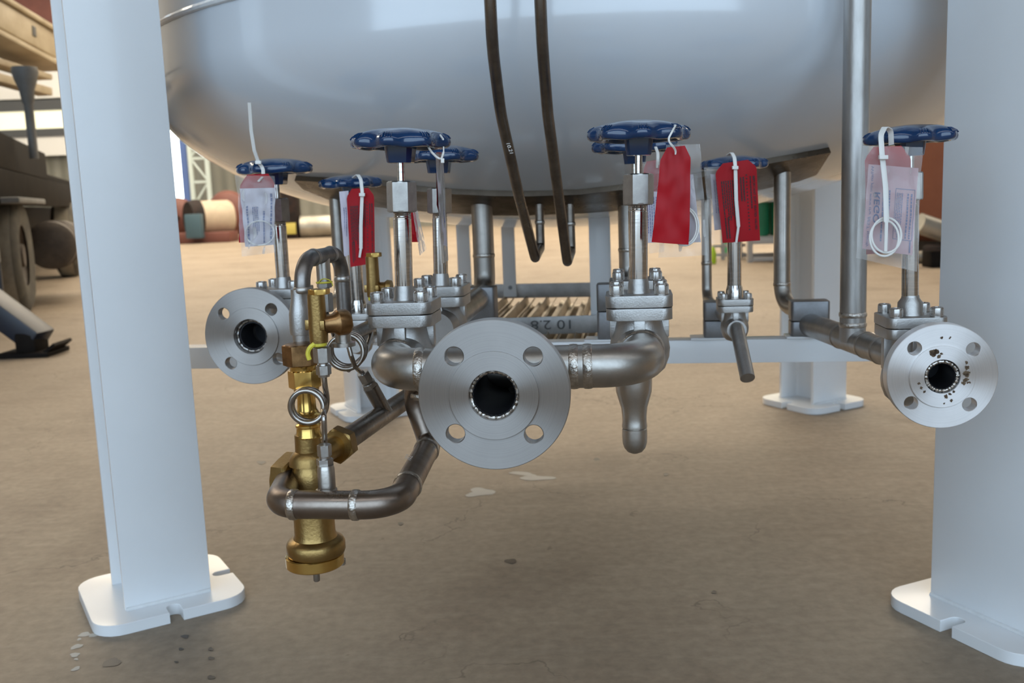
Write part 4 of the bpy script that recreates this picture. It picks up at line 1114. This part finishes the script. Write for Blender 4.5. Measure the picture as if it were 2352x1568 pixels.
for (px, y0, y1, wpx, Y) in ((1070, 440, 682, 30, 2.84), (1172, 440, 681, 30, 2.83), (1379, 440, 732, 44, 2.11)):
    a = W(px, y1, Y); z1 = min(on_head(a.x, a.y).z+.01, a.z+1); w = wpx*mpp(a); bm = BM()
    box(bm, Vector((a.x, a.y-.006, (a.z+z1)/2)), w, .006, z1-a.z, TS, TT, UP, .001)
    if px > 1300: box(bm, Vector((a.x+w*.5+.003, a.y+.012, (a.z+z1)/2)), .006, .04, z1-a.z, TS, TT, UP, .001)
    obj('hanger', bm, M['paint'], fc)
    if px == 1172:
        bm = BM(); lathe(bm, W(1172, 660, Y-.010), (0, -1, 0), [(0, .006), (.004, .006), (.004, 0)], 16); obj('bolt', bm, M['block'], fc)
bm = BM(); zb0 = W(1380, 510, 2.1).z
# ------------------------------------------------------------------ paint spots and dark spots near the left foot
M['spot'] = mat('dried_white_paint', (.48, .46, .42), .7)
M['oil'] = mat('oil_spot', (.075, .058, .042), .5)

# ------------------------------------------------------------------ hall
def boxobj(name, c, sx, sy, sz, mt, parent=None, bev=0., X=Vector((1, 0, 0)), Y=Vector((0, 1, 0)), Z=UP):
    bm = BM(); box(bm, c, sx, sy, sz, X, Y, Z, bev); return obj(name, bm, mt, parent, 30)
M['wallgrey'] = corrugated('grey_green_cladding', (.15, .15, .125), (.20, .20, .17), 3.0)
M['wallside'] = corrugated('side_cladding', (.30, .30, .29), (.36, .36, .35), 3.0, 'Y')
M['wallfront'] = corrugated('front_cladding', (.42, .44, .46), (.38, .40, .42), 3.0)
M['roof'] = corrugated('roof_sheet', (.30, .29, .28), (.26, .25, .24), 3.0)
M['redoxide'] = mat('red_oxide_steel', (.16, .055, .040), .6, 0, (.12, .04, .03), 2)
M['skylight'] = emit('translucent_roof_sheet', (1, .88, .70), 10.5)
M['addedskylight'] = emit('added_roof_sheet', (.93, .96, 1.0), 2.2)  # unseen strip above the camera, added for top light, kept dim
M['windowlight'] = emit('daylit_window', (.93, 1, .95), 5.0)
M['cream'] = emit('translucent_wall_sheet', (.80, .78, .58), .75)
M['pale'] = mat('pale_cladding', (.72, .72, .70), .6)
M['darkband'] = mat('dark_band', (.075, .08, .085), .6)
YB, XL, XRr, YF, ZC = 26.5, -15., 16., -7.5, 8.0
bm = BM(); n = 2
vs = [bm.verts.new(p) for p in ((XL-5, -40, 0), (XRr+5, -40, 0), (XRr+5, YB+2, 0), (XL-5, YB+2, 0))]; bm.faces.new(vs)
fl = struct(obj('floor', bm, M['floor']))
bm = BM()
se = [0]
def spot(px, py, rx, ry, rot=0., e=.0004, jit=.12):
    se[0] += 1; e += se[0]*.00004; c = G(px, py); vs = []
    for k in range(20):
        a = 2*PI*k/20; q = 1+jit*math.sin(3*a+px)+jit*.6*math.sin(5*a+py)
        x = rx*q*math.cos(a); y = ry*q*math.sin(a)
        g = G(px+x*math.cos(rot)+y*math.sin(rot), py-x*math.sin(rot)+y*math.cos(rot)); vs.append(bm.verts.new((g.x, g.y, e)))
    bm.faces.new(vs)
for a in ((194, 1457, 14, 5, .2), (214, 1459, 10, 4, .1), (182, 1468, 5, 2.5, .4), (176, 1485, 15, 4.5, .3), (172, 1504, 11, 5, .15), (175, 1514, 5, 2.5), (174, 1536, 11, 4, .4), (1108, 1129, 28, 8, -.1), (1094, 1135, 26, 5, .1), (1200, 1088, 30, 4, -.1), (1233, 1098, 42, 5, 0)): spot(*a)
obj('paint_marks', bm, M['spot'], fl)
bm = BM()
for a in ((257, 1522, 22, 9, .2), (425, 1462, 9, 4), (484, 1491, 6, 4), (416, 1491, 6, 3), (485, 1512, 8, 3), (1173, 1289, 14, 5), (600, 1062, 10, 4), (405, 1521, 5, 2), (485, 1556, 9, 4), (1370, 1055, 7, 3), (920, 1203, 6, 3), (1530, 1090, 6, 3), (1640, 1360, 6, 3)): spot(*a)
obj('oil_marks', bm, M['oil'], fl)
struct(boxobj('wall_back', (0, YB+.15, ZC/2), 44, .3, ZC, M['wallgrey']))
struct(boxobj('wall_left', (XL-.15, 9, ZC/2), .3, 35.5, ZC, M['wallside']))
struct(boxobj('wall_right', (XRr+.15, 9, ZC/2), .3, 35.5, ZC, M['wallside']))
# roof with skylight strips left open for translucent sheets
SK = [(-4.4, -3.0), (9.0, 10.6), (13.0, 14.8), (17.5, 19.5), (22., 24.)]  # first strip is added to give the flanges their highlights
ys = [YF]; 
for a, b in SK: ys += [a, b]
ys.append(YB+.3); bm = BM()
for i in range(0, len(ys), 2): box(bm, (0, (ys[i]+ys[i+1])/2, ZC+.1), 44, ys[i+1]-ys[i], .2)
struct(obj('ceiling', bm, M['roof']))
for i, (a, b) in enumerate(SK):
    struct(boxobj('window_%d' % (i+11), (0, (a+b)/2, ZC+.1), 26, b-a, .04, M['skylight'] if a > 0 else M['addedskylight']))
    bm = BM()
# front wall with a wide door opening
OX0, OX1, OZ = -11.0, 7.0, 7.75
bm = BM(); box(bm, ((XL+OX0)/2, YF, ZC/2), OX0-XL, .25, ZC); box(bm, ((XRr+OX1)/2, YF, ZC/2), XRr-OX1, .25, ZC); box(bm, ((OX0+OX1)/2, YF, (ZC+OZ)/2), OX1-OX0, .25, ZC-OZ)
struct(obj('wall_front', bm, M['wallfront']))
# things fixed on the back wall, left part
def wallrect(px0, py0, px1, py1, Y, th, mt, name, dx=0):
    a = W(px0, py0, Y); b = W(px1, py1, Y)
    return struct(boxobj(name, ((a.x+b.x)/2, Y, (a.z+b.z)/2), abs(b.x-a.x), th, abs(a.z-b.z), mt))
def band(z0, z1, Y, x0, x1, mt, name): return struct(boxobj(name, ((x0+x1)/2, Y, (z0+z1)/2), x1-x0, .08, z1-z0, mt))
YW = YB-.12
zrow = lambda py: W(50, py, YW).z
band(zrow(92), ZC, YW, -15, -9.2, M['redoxide'], 'trim_1')
band(zrow(205), zrow(92), YW, -15, -9.2, M['pale'], 'trim_2')
band(zrow(228), zrow(205), YW-.03, -15, -9.2, M['pale'], 'trim_3')
band(zrow(256), zrow(232), YW-.06, -15, -9.2, M['darkband'], 'trim_4')
band(zrow(298), zrow(256), YW-.03, -15, -9.2, M['cream'], 'window_5')
band(zrow(316), zrow(298), YW-.06, -15, -9.2, M['darkband'], 'trim_5')
band(zrow(360), zrow(316), YW-.03, -15, -9.2, M['pale'], 'trim_6')
wallrect(380, 300, 424, 470, YB-.10, .06, M['windowlight'], 'window_6')
M['bluesteel'] = mat('blue_steel', (.10, .17, .42), .5)
M['paleblue'] = mat('pale_green_steel', (.52, .60, .58), .5)
a = W(434, 480, YB-.8); cbx = boxobj('steel_column', (a.x, a.y, 3.9), .16, .2, 7.8, M['bluesteel'])
tag(cbx, 'blue steel column near the bright window on the back wall', 'column')
lx0, lx1 = W(446, 470, YB-1.3).x, W(484, 470, YB-1.3).x
lt = thing('lattice_column', ((lx0+lx1)/2, YB-1.3, 0), 'pale lattice column with diagonal bracing beside the blue column', 'column')
for x in (lx0, lx1): boxobj('chord', (x, YB-1.3, 3.9), .10, .1, 7.8, M['paleblue'], lt)
bm = BM(); z = .2; k = 0
while z < 7.4:
    box(bm, ((lx0+lx1)/2, YB-1.3, z), lx1-lx0, .05, .06)
    p, q = Vector((lx0 if k % 2 else lx1, YB-1.3, z)), Vector((lx1 if k % 2 else lx0, YB-1.3, z+.6)); tube(bm, [p, q], .03, 6); z += .6; k += 1
obj('bracing', bm, M['paleblue'], lt)

# ------------------------------------------------------------------ distant machines, left
M['tealbox'] = mat('teal_box', (.05, .10, .13), .5)
M['roll'] = mat('beige_roll', (.50, .41, .30), .6, 0, (.42, .34, .25), 6)
M['machine'] = mat('black_machine', (.010, .010, .011), .6, 0, (.03, .018, .015), 9, spec=.15)
YM = 20.5
def floorY(px, py): return G(px, py)
c = W(478, 500, YM); s = mpp(c)
rl = thing('roll_machine', (c.x, YM, 0), 'black machine with a big beige roll in front of the far wall', 'machine')
Rr = 40*s; cz = c.z; dirr = Vector((.80, .60, 0)).normalized()
cc = Vector((W(445, 505, YM).x, YM, max(cz, Rr+.05)))
bm = BM(); lathe(bm, cc, dirr, [(.12, Rr*.2), (.12, Rr*.98), (.75, Rr*.98), (.80, Rr*.9), (.80, 0)], 40); obj('roll', bm, M['roll'], rl)
bm = BM(); lathe(bm, cc, dirr, [(-.12, 0), (-.12, Rr*.95), (.02, Rr*1.06), (.12, Rr*1.06), (.125, 0)], 40); obj('end_plate', bm, M['machine'], rl)
boxobj('base', Vector((c.x-.15, YM, .11)), 1.35, .7, .22, M['redoxide'], rl, .02)
boxobj('gearbox', Vector((W(447, 520, YM-.5).x, YM-.5, .36)), .32, .25, .5, M['tealbox'], rl, .02)
def disc(px, py, rpx, Y, label, ax):
    c = W(px, py, Y); r = rpx*mpp(c); c.z = max(c.z, r)
    g = thing('dished_end', c, label, 'vessel part'); bm = BM()
    lathe(bm, c, ax, [(0, r), (.10, r), (.22, r*.85), (.30, r*.5), (.33, 0)], 40); obj('dish', bm, M['redoxide'], g)
    bm = BM(); lathe(bm, c, ax, [(.32, .0), (.33, r*.12), (.40, r*.12), (.40, 0)], 20); obj('boss', bm, M['machine'], g)
disc(528, 490, 52, 23.2, 'red-brown dished steel end standing right of the beige roll', Vector((-.3, -.95, 0)))
disc(408, 500, 46, 21.4, 'red-brown dished steel end below the bright window', Vector((.3, -.95, 0)))
disc(642, 500, 44, 22.5, 'dark red dished steel end far behind the leftmost valve', Vector((-.9, -.4, 0)))
c = W(672, 540, 21.); s = mpp(c)
mk = thing('toolbox_stack', (c.x, 21., 0), 'dark machine box with yellow panel far behind the leftmost valve', 'machine')
boxobj('cabinet', (c.x, 21., .55), .34, .4, 1.1, M['machine'], mk, .02); M['yellow'] = mat('yellow_panel', (.50, .42, .10), .5)
boxobj('panel', (c.x+.02, 20.78, .22), .22, .04, .24, M['yellow'], mk, .005)
c = W(738, 508, 21.); M['galv'] = mat('galvanised', (.50, .47, .40), .4, .6, (.30, .28, .24), 3)
g = thing('steel_pipe_section', (c.x, 21., 0), 'short wide grey steel pipe section lying on the far floor', 'pipe')
bm = BM(); r = .24; lathe(bm, (c.x-.45, 21., r), Vector((1, .1, 0)), [(0, r*.85), (0, r), (1.1, r), (1.1, r*.85), (.02, r*.85)], 36, cap=False); obj('pipe', bm, M['galv'], g)

# ------------------------------------------------------------------ truck on the left
M['truckdark'] = mat('weathered_dark_steel', (.017, .0135, .011), .65, 0, (.010, .008, .007), 5, spec=.06)
M['truckgrey'] = mat('dusty_grey_fender', (.16, .16, .155), .6, 0, (.11, .11, .105), 5)
M['creamp'] = mat('faded_cream_paint', (.55, .47, .33), .5, 0, (.42, .34, .22), 4)
M['tyre'] = mat('dusty_tyre', (.045, .040, .034), .85, 0, (.09, .08, .06), 7)
M['tyrewall'] = mat('dusty_tread', (.30, .27, .21), .85, 0, (.22, .19, .15), 12)
M['outrig'] = mat('dark_blue_steel', (.012, .018, .034), .4, 0, (.02, .02, .024), 5)
M['rustbrown'] = mat('rusty_brown', (.095, .075, .058), .65, 0, (.055, .042, .034), 9)
TD = Vector((-.355, 1, 0)).normalized(); TN = Vector((TD.y, -TD.x, 0))     # truck length direction, outward normal
def TP(y, off=0, z=0): return Vector((-3.18-.355*(y-6.5), y, z))+TN*off
tk = thing('crane_truck', TP(7.5), 'old dark flatbed crane truck parked on the left behind the white leg', 'truck')
def tbox(name, y0, y1, off0, off1, z0, z1, mt, bev=.01, K=1.0):
    a, b = TP(y0)*K, TP(y1)*K; z0, z1 = HC+(z0-HC)*K, HC+(z1-HC)*K; c = (a+b)/2+TN*((off0+off1)/2)+UP*((z0+z1)/2)
    return boxobj(name, c, (b-a).length, off1-off0, z1-z0, mt, tk, bev, TD, TN, UP)
tbox('bed_side', 3.9, 7.6, -.06, 0, .985, 1.19, M['truckdark'], K=1.22)
tbox('bed', 3.9, 12, -2.3, -.06, .99, 1.05, M['truckdark'], K=1.22)
tbox('chassis_rail', 3.9, 12.5, -.05, .02, .78, .98, M['truckdark'], K=1.22)
tbox('chassis', 4.2, 12.5, -1.6, -.5, .55, .8, M['truckdark'], K=1.22)
fd = tbox('fender', 6.35, 7.75, -.60, -.05, .80, .84, M['truckgrey'])
tbox('mud_guard', 6.30, 6.36, -.70, -.20, .42, .84, M['truckgrey'])
tbox('mud_flap', 6.30, 6.34, -.70, -.20, .12, .42, M['outrig'])
def twheel(y, off):
    c = TP(y, off, .43); bm = BM()
    lathe(bm, c-TN*.12, TN, [(.02, .22), (0, .36), (.03, .42), (.05, .43)], 40, cap=False)
    lathe(bm, c-TN*.12, TN, [(.19, .43), (.21, .42), (.24, .36), (.22, .22)], 40, cap=False)
    w = obj('wheel', bm, M['tyre'], tk)
    bm = BM(); lathe(bm, c-TN*.12, TN, [(.05, .43), (.12, .437), (.19, .43)], 40, cap=False); obj('tread', bm, M['tyrewall'], w)
    bm = BM(); lathe(bm, c-TN*.11, TN, [(.03, 0), (.03, .24), (.20, .24), (.16, .19), (.16, .09), (.21, .08), (.21, 0)], 32, cap=False); obj('rim', bm, M['rustbrown'], w)
twheel(7.05, -.25); twheel(11.2, -.25)
c0, c1_ = TP(7.75, -.05, .47), TP(8.9, -.05, .47)
bm = BM(); lathe(bm, c0, TD, [(0, 0), (.0, .15), (.03, .19), (.22, .19), (.23, .20), (.26, .20), (.27, .19), (.50, .19), (.51, .20), (.54, .20), (.55, .19), (1.1, .19), (1.1, 0)], 36); obj('air_tank', bm, M['rustbrown'], tk)
# crane boom, post and outrigger
bm0 = W(-60, 25, 8.4); bm1 = W(92, 108, 9.6)
bdv = (bm1-bm0).normalized(); by = UP.cross(bdv).normalized(); bzv = bdv.cross(by)
boxobj('boom', (bm0+bm1)/2, (bm1-bm0).length, .33, .232, M['creamp'], tk, .012, bdv, by, bzv)
for off in (.15, -.172): boxobj('boom_rail', (bm0+bm1)/2+bzv*off+bdv*.09, (bm1-bm0).length+.18, .39, .045, M['creamp'], tk, .006, bdv, by, bzv)
boxobj('boom_hatch', bm0.lerp(bm1, .60)-by*.168+bzv*.015, .068, .009, .09, M['truckgrey'], tk, .002, bdv, by, bzv)
b2a, b2b = W(-60, 130, 8.4), W(100, 178, 9.45); d2 = (b2b-b2a).normalized(); y2 = UP.cross(d2).normalized()
boxobj('lower_arm', (b2a+b2b)/2, (b2b-b2a).length, .18, .052, M['creamp'], tk, .006, d2, y2, d2.cross(y2))
boxobj('lower_arm', (b2a+b2b)/2-UP*.135, (b2b-b2a).length, .15, .075, M['creamp'], tk, .006, d2, y2, d2.cross(y2))
o, pr = vl(64, 230, 7.4, [(365, 10), (325, 10), (240, 10), (235, 13), (205, 17), (185, 24), (165, 29), (154, 27), (153, 0)])
bm = BM(); lathe(bm, o, UP, pr, 24); obj('post', bm, M['truckgrey'], tk)
oa, ob = W(-70, 660, 5.0), W(95, 782, 4.95)
dv = (ob-oa).normalized(); oy = UP.cross(dv).normalized(); oz = dv.cross(oy)
boxobj('outrigger', (oa+ob)/2, (ob-oa).length, .16, .125, M['outrig'], tk, .015, dv, oy, oz)
ft = W(76, 808, 4.95); ft.z = 0
bm = BM(); box(bm, ft+UP*.012, .27, .25, .024, bev=.004); box(bm, ft+UP*.07, .11, .16, .11, bev=.02); box(bm, ft+Vector((.125, 0, .035)), .09, .2, .015, Vector((.8, 0, .6)), Vector((0, 1, 0)), Vector((-.6, 0, .8)))
obj('outrigger_foot', bm, M['truckdark'], tk)

# ------------------------------------------------------------------ far right: gas cylinder rack, brown vessel, pipe offcuts
M['green'] = mat('green_cylinder', (.008, .16, .075), .4, 0, (.006, .12, .055), 4)
M['lgreen'] = mat('light_green_cylinder', (.09, .42, .20), .4)
M['lime'] = mat('lime_plastic', (.42, .60, .02), .45)
M['rackm'] = mat('grey_rack', (.42, .39, .35), .55)
RY = 8.75
p0 = G(1722, 603); RYb = p0.y
rk = thing('cylinder_rack', p0, 'grey steel rack of green gas cylinders behind the small right valve', 'rack')
rx0 = p0.x; rw = 1.1; rb_z = .17
for x in (rx0, rx0+rw):
    for y in (RYb, RYb+.6): boxobj('post', (x, y, .42), .05, .05, .84, M['rackm'], rk, .004)
for z in (.03, .20, .60):
    for y in (RYb, RYb+.6): boxobj('rail', (rx0+rw/2, y, z), rw, .04, .05 if z > .1 else .04, M['rackm'], rk, .004)
boxobj('shelf', (rx0+rw/2, RYb+.3, .235), rw-.02, .56, .02, M['rackm'], rk)
boxobj('skid', (rx0+.38, RYb+.1, .11), .08, .3, .12, M['truckdark'], rk); boxobj('skid', (rx0+.85, RYb+.1, .11), .08, .3, .12, M['truckdark'], rk)
def gascyl(x, y, z, mt, label, grp):
    g = thing('gas_cylinder', (x, y, z), label, 'gas cylinder', grp); bm = BM(); r = .092
    lathe(bm, (x, y, z), UP, [(0, 0), (0, r*.9), (.02, r), (1.05, r), (1.14, r*.85), (1.19, r*.4), (1.21, .03)], 28); obj('body', bm, mt, g)
    bm = BM(); lathe(bm, (x, y, z+1.2), UP, [(0, .025), (.05, .025), (.06, .018), (.10, .018), (.10, 0)], 16); obj('valve', bm, M['brass'], g)
for i in range(5):
    gascyl(rx0+.135+i*.205, RYb+.16, .246, M['green'], 'dark green gas cylinder standing in the front row of the grey rack', 'green gas cylinders in the grey rack')
for i in range(5):
    gascyl(rx0+.135+i*.205, RYb+.42, .246, M['green'], 'dark green gas cylinder standing in the grey rack', 'green gas cylinders in the grey rack')
q = G(1705, 596); gascyl(q.x, q.y+.5, 0.02, M['lgreen'], 'light green gas cylinder just left of the grey rack', None)
g = thing('steel_stand', G(1668, 596), 'pale steel stand with low rails left of the gas cylinder rack', 'stand')
pz = G(1660, 596)
for dx in (0, .18): boxobj('post', (pz.x+dx, pz.y, .3), .035, .035, .6, M['rackm'], g)
for z in (.05, .14): boxobj('rail', (pz.x+.06, pz.y, z), .34, .05, .03, M['rackm'], g)
lz = G(1638, 606); r = 7*mpp(lz)
g = thing('lime_bottle', lz, 'small lime-green bottle on the floor behind the thin riser pipe', 'bottle'); bm = BM()
lathe(bm, lz, UP, [(0, 0), (0, r*.8), (.01, r), (.11, r), (.15, r*.6), (.165, r*.4), (.165, 0)], 20); obj('body', bm, M['lime'], g)
M['copperbrown'] = mat('red_brown_primer', (.33, .12, .065), .5, 0, (.26, .09, .05), 2)
bq = G(2168, 600); Rv = .85
g = thing('primed_vessel', (bq.x+.60, bq.y+.9, 0), 'red-brown primed vessel standing beyond the rightmost valve', 'vessel'); bm = BM()
lathe(bm, (bq.x+.62, bq.y+1.0, .12), UP, [(0, 0), (.02, .5), (.1, .75), (.25, Rv), (2.6, Rv), (2.6, 0)], 64); obj('shell', bm, M['copperbrown'], g)
bm = BM(); lathe(bm, (bq.x+.62, bq.y+1.0, 0), UP, [(0, .45), (.16, .45)], 32); obj('skirt', bm, M['rustbrown'], g)
g = thing('steel_pipe_offcut', W(2140, 525, bq.y-.55), 'shiny steel pipe offcut leaning against the red-brown vessel', 'pipe'); bm = BM()
boxobj('support_block', (W(2150, 560, bq.y-.52).x, bq.y-.52, (W(2150, 552, bq.y-.52).z-.085)/2), .16, .18, W(2150, 552, bq.y-.52).z-.085, M['truckdark'], g, .01)
a, b = W(2110, 512, bq.y-.55), W(2215, 548, bq.y-.5); bm = BM(); dd = (b-a).normalized()
lathe(bm, a, dd, [(0, .07), (0, .085), (.27, .085), (.275, .075), (.29, .075)], 28); obj('pipe', bm, M['galv'], g)
for (px, py, rr, L_, mt, lb) in ((2112, 598, .055, .22, 'galv', 'rounded grey pipe end lying on the floor beneath the red-brown vessel'), (2172, 590, .07, .3, 'machine', 'dark pipe lump on the floor beneath the red-brown vessel')):
    q = G(px, py+8); g = thing('pipe_end', q, lb, 'pipe'); bm = BM()
    lathe(bm, (q.x, q.y+.1, rr), Vector((.9, -.43, 0)), [(-L_/2, 0), (-L_/2, rr*.8), (-L_/2+.02, rr), (L_/2-.05, rr), (L_/2-.01, rr*.6), (L_/2, 0)], 24); obj('body', bm, M[mt], g)

# ------------------------------------------------------------------ light
w = bpy.data.worlds.new('sky'); SC.world = w; w.use_nodes = True
bg = w.node_tree.nodes['Background']; bg.inputs[0].default_value = (.63, .815, 1.0, 1); bg.inputs[1].default_value = 2.75
sp = G(717, 536); ld = bpy.data.lights.new('roof_gap_sun', 'AREA'); ld.shape = 'RECTANGLE'; ld.size = .52; ld.size_y = 3.2; ld.spread = math.radians(3); ld.energy = 260; ld.color = (1, .93, .82)
lo_ = bpy.data.objects.new('roof_gap_sun', ld); COL.objects.link(lo_); lo_.location = (sp.x, min(sp.y, YB-3), ZC-.05)
SC.view_settings.view_transform = 'Standard'; SC.view_settings.look = 'None'; SC.view_settings.exposure = 0.0; SC.view_settings.gamma = 1
try: SC.view_settings.use_curve_mapping = False
except Exception: pass
SC.cycles.max_bounces = 8; SC.cycles.transparent_max_bounces = 12; SC.cycles.diffuse_bounces = 4; SC.cycles.glossy_bounces = 4
SC.cycles.sample_clamp_indirect = 6.0
SC.cycles.use_denoising = True
bpy.context.view_layer.update()
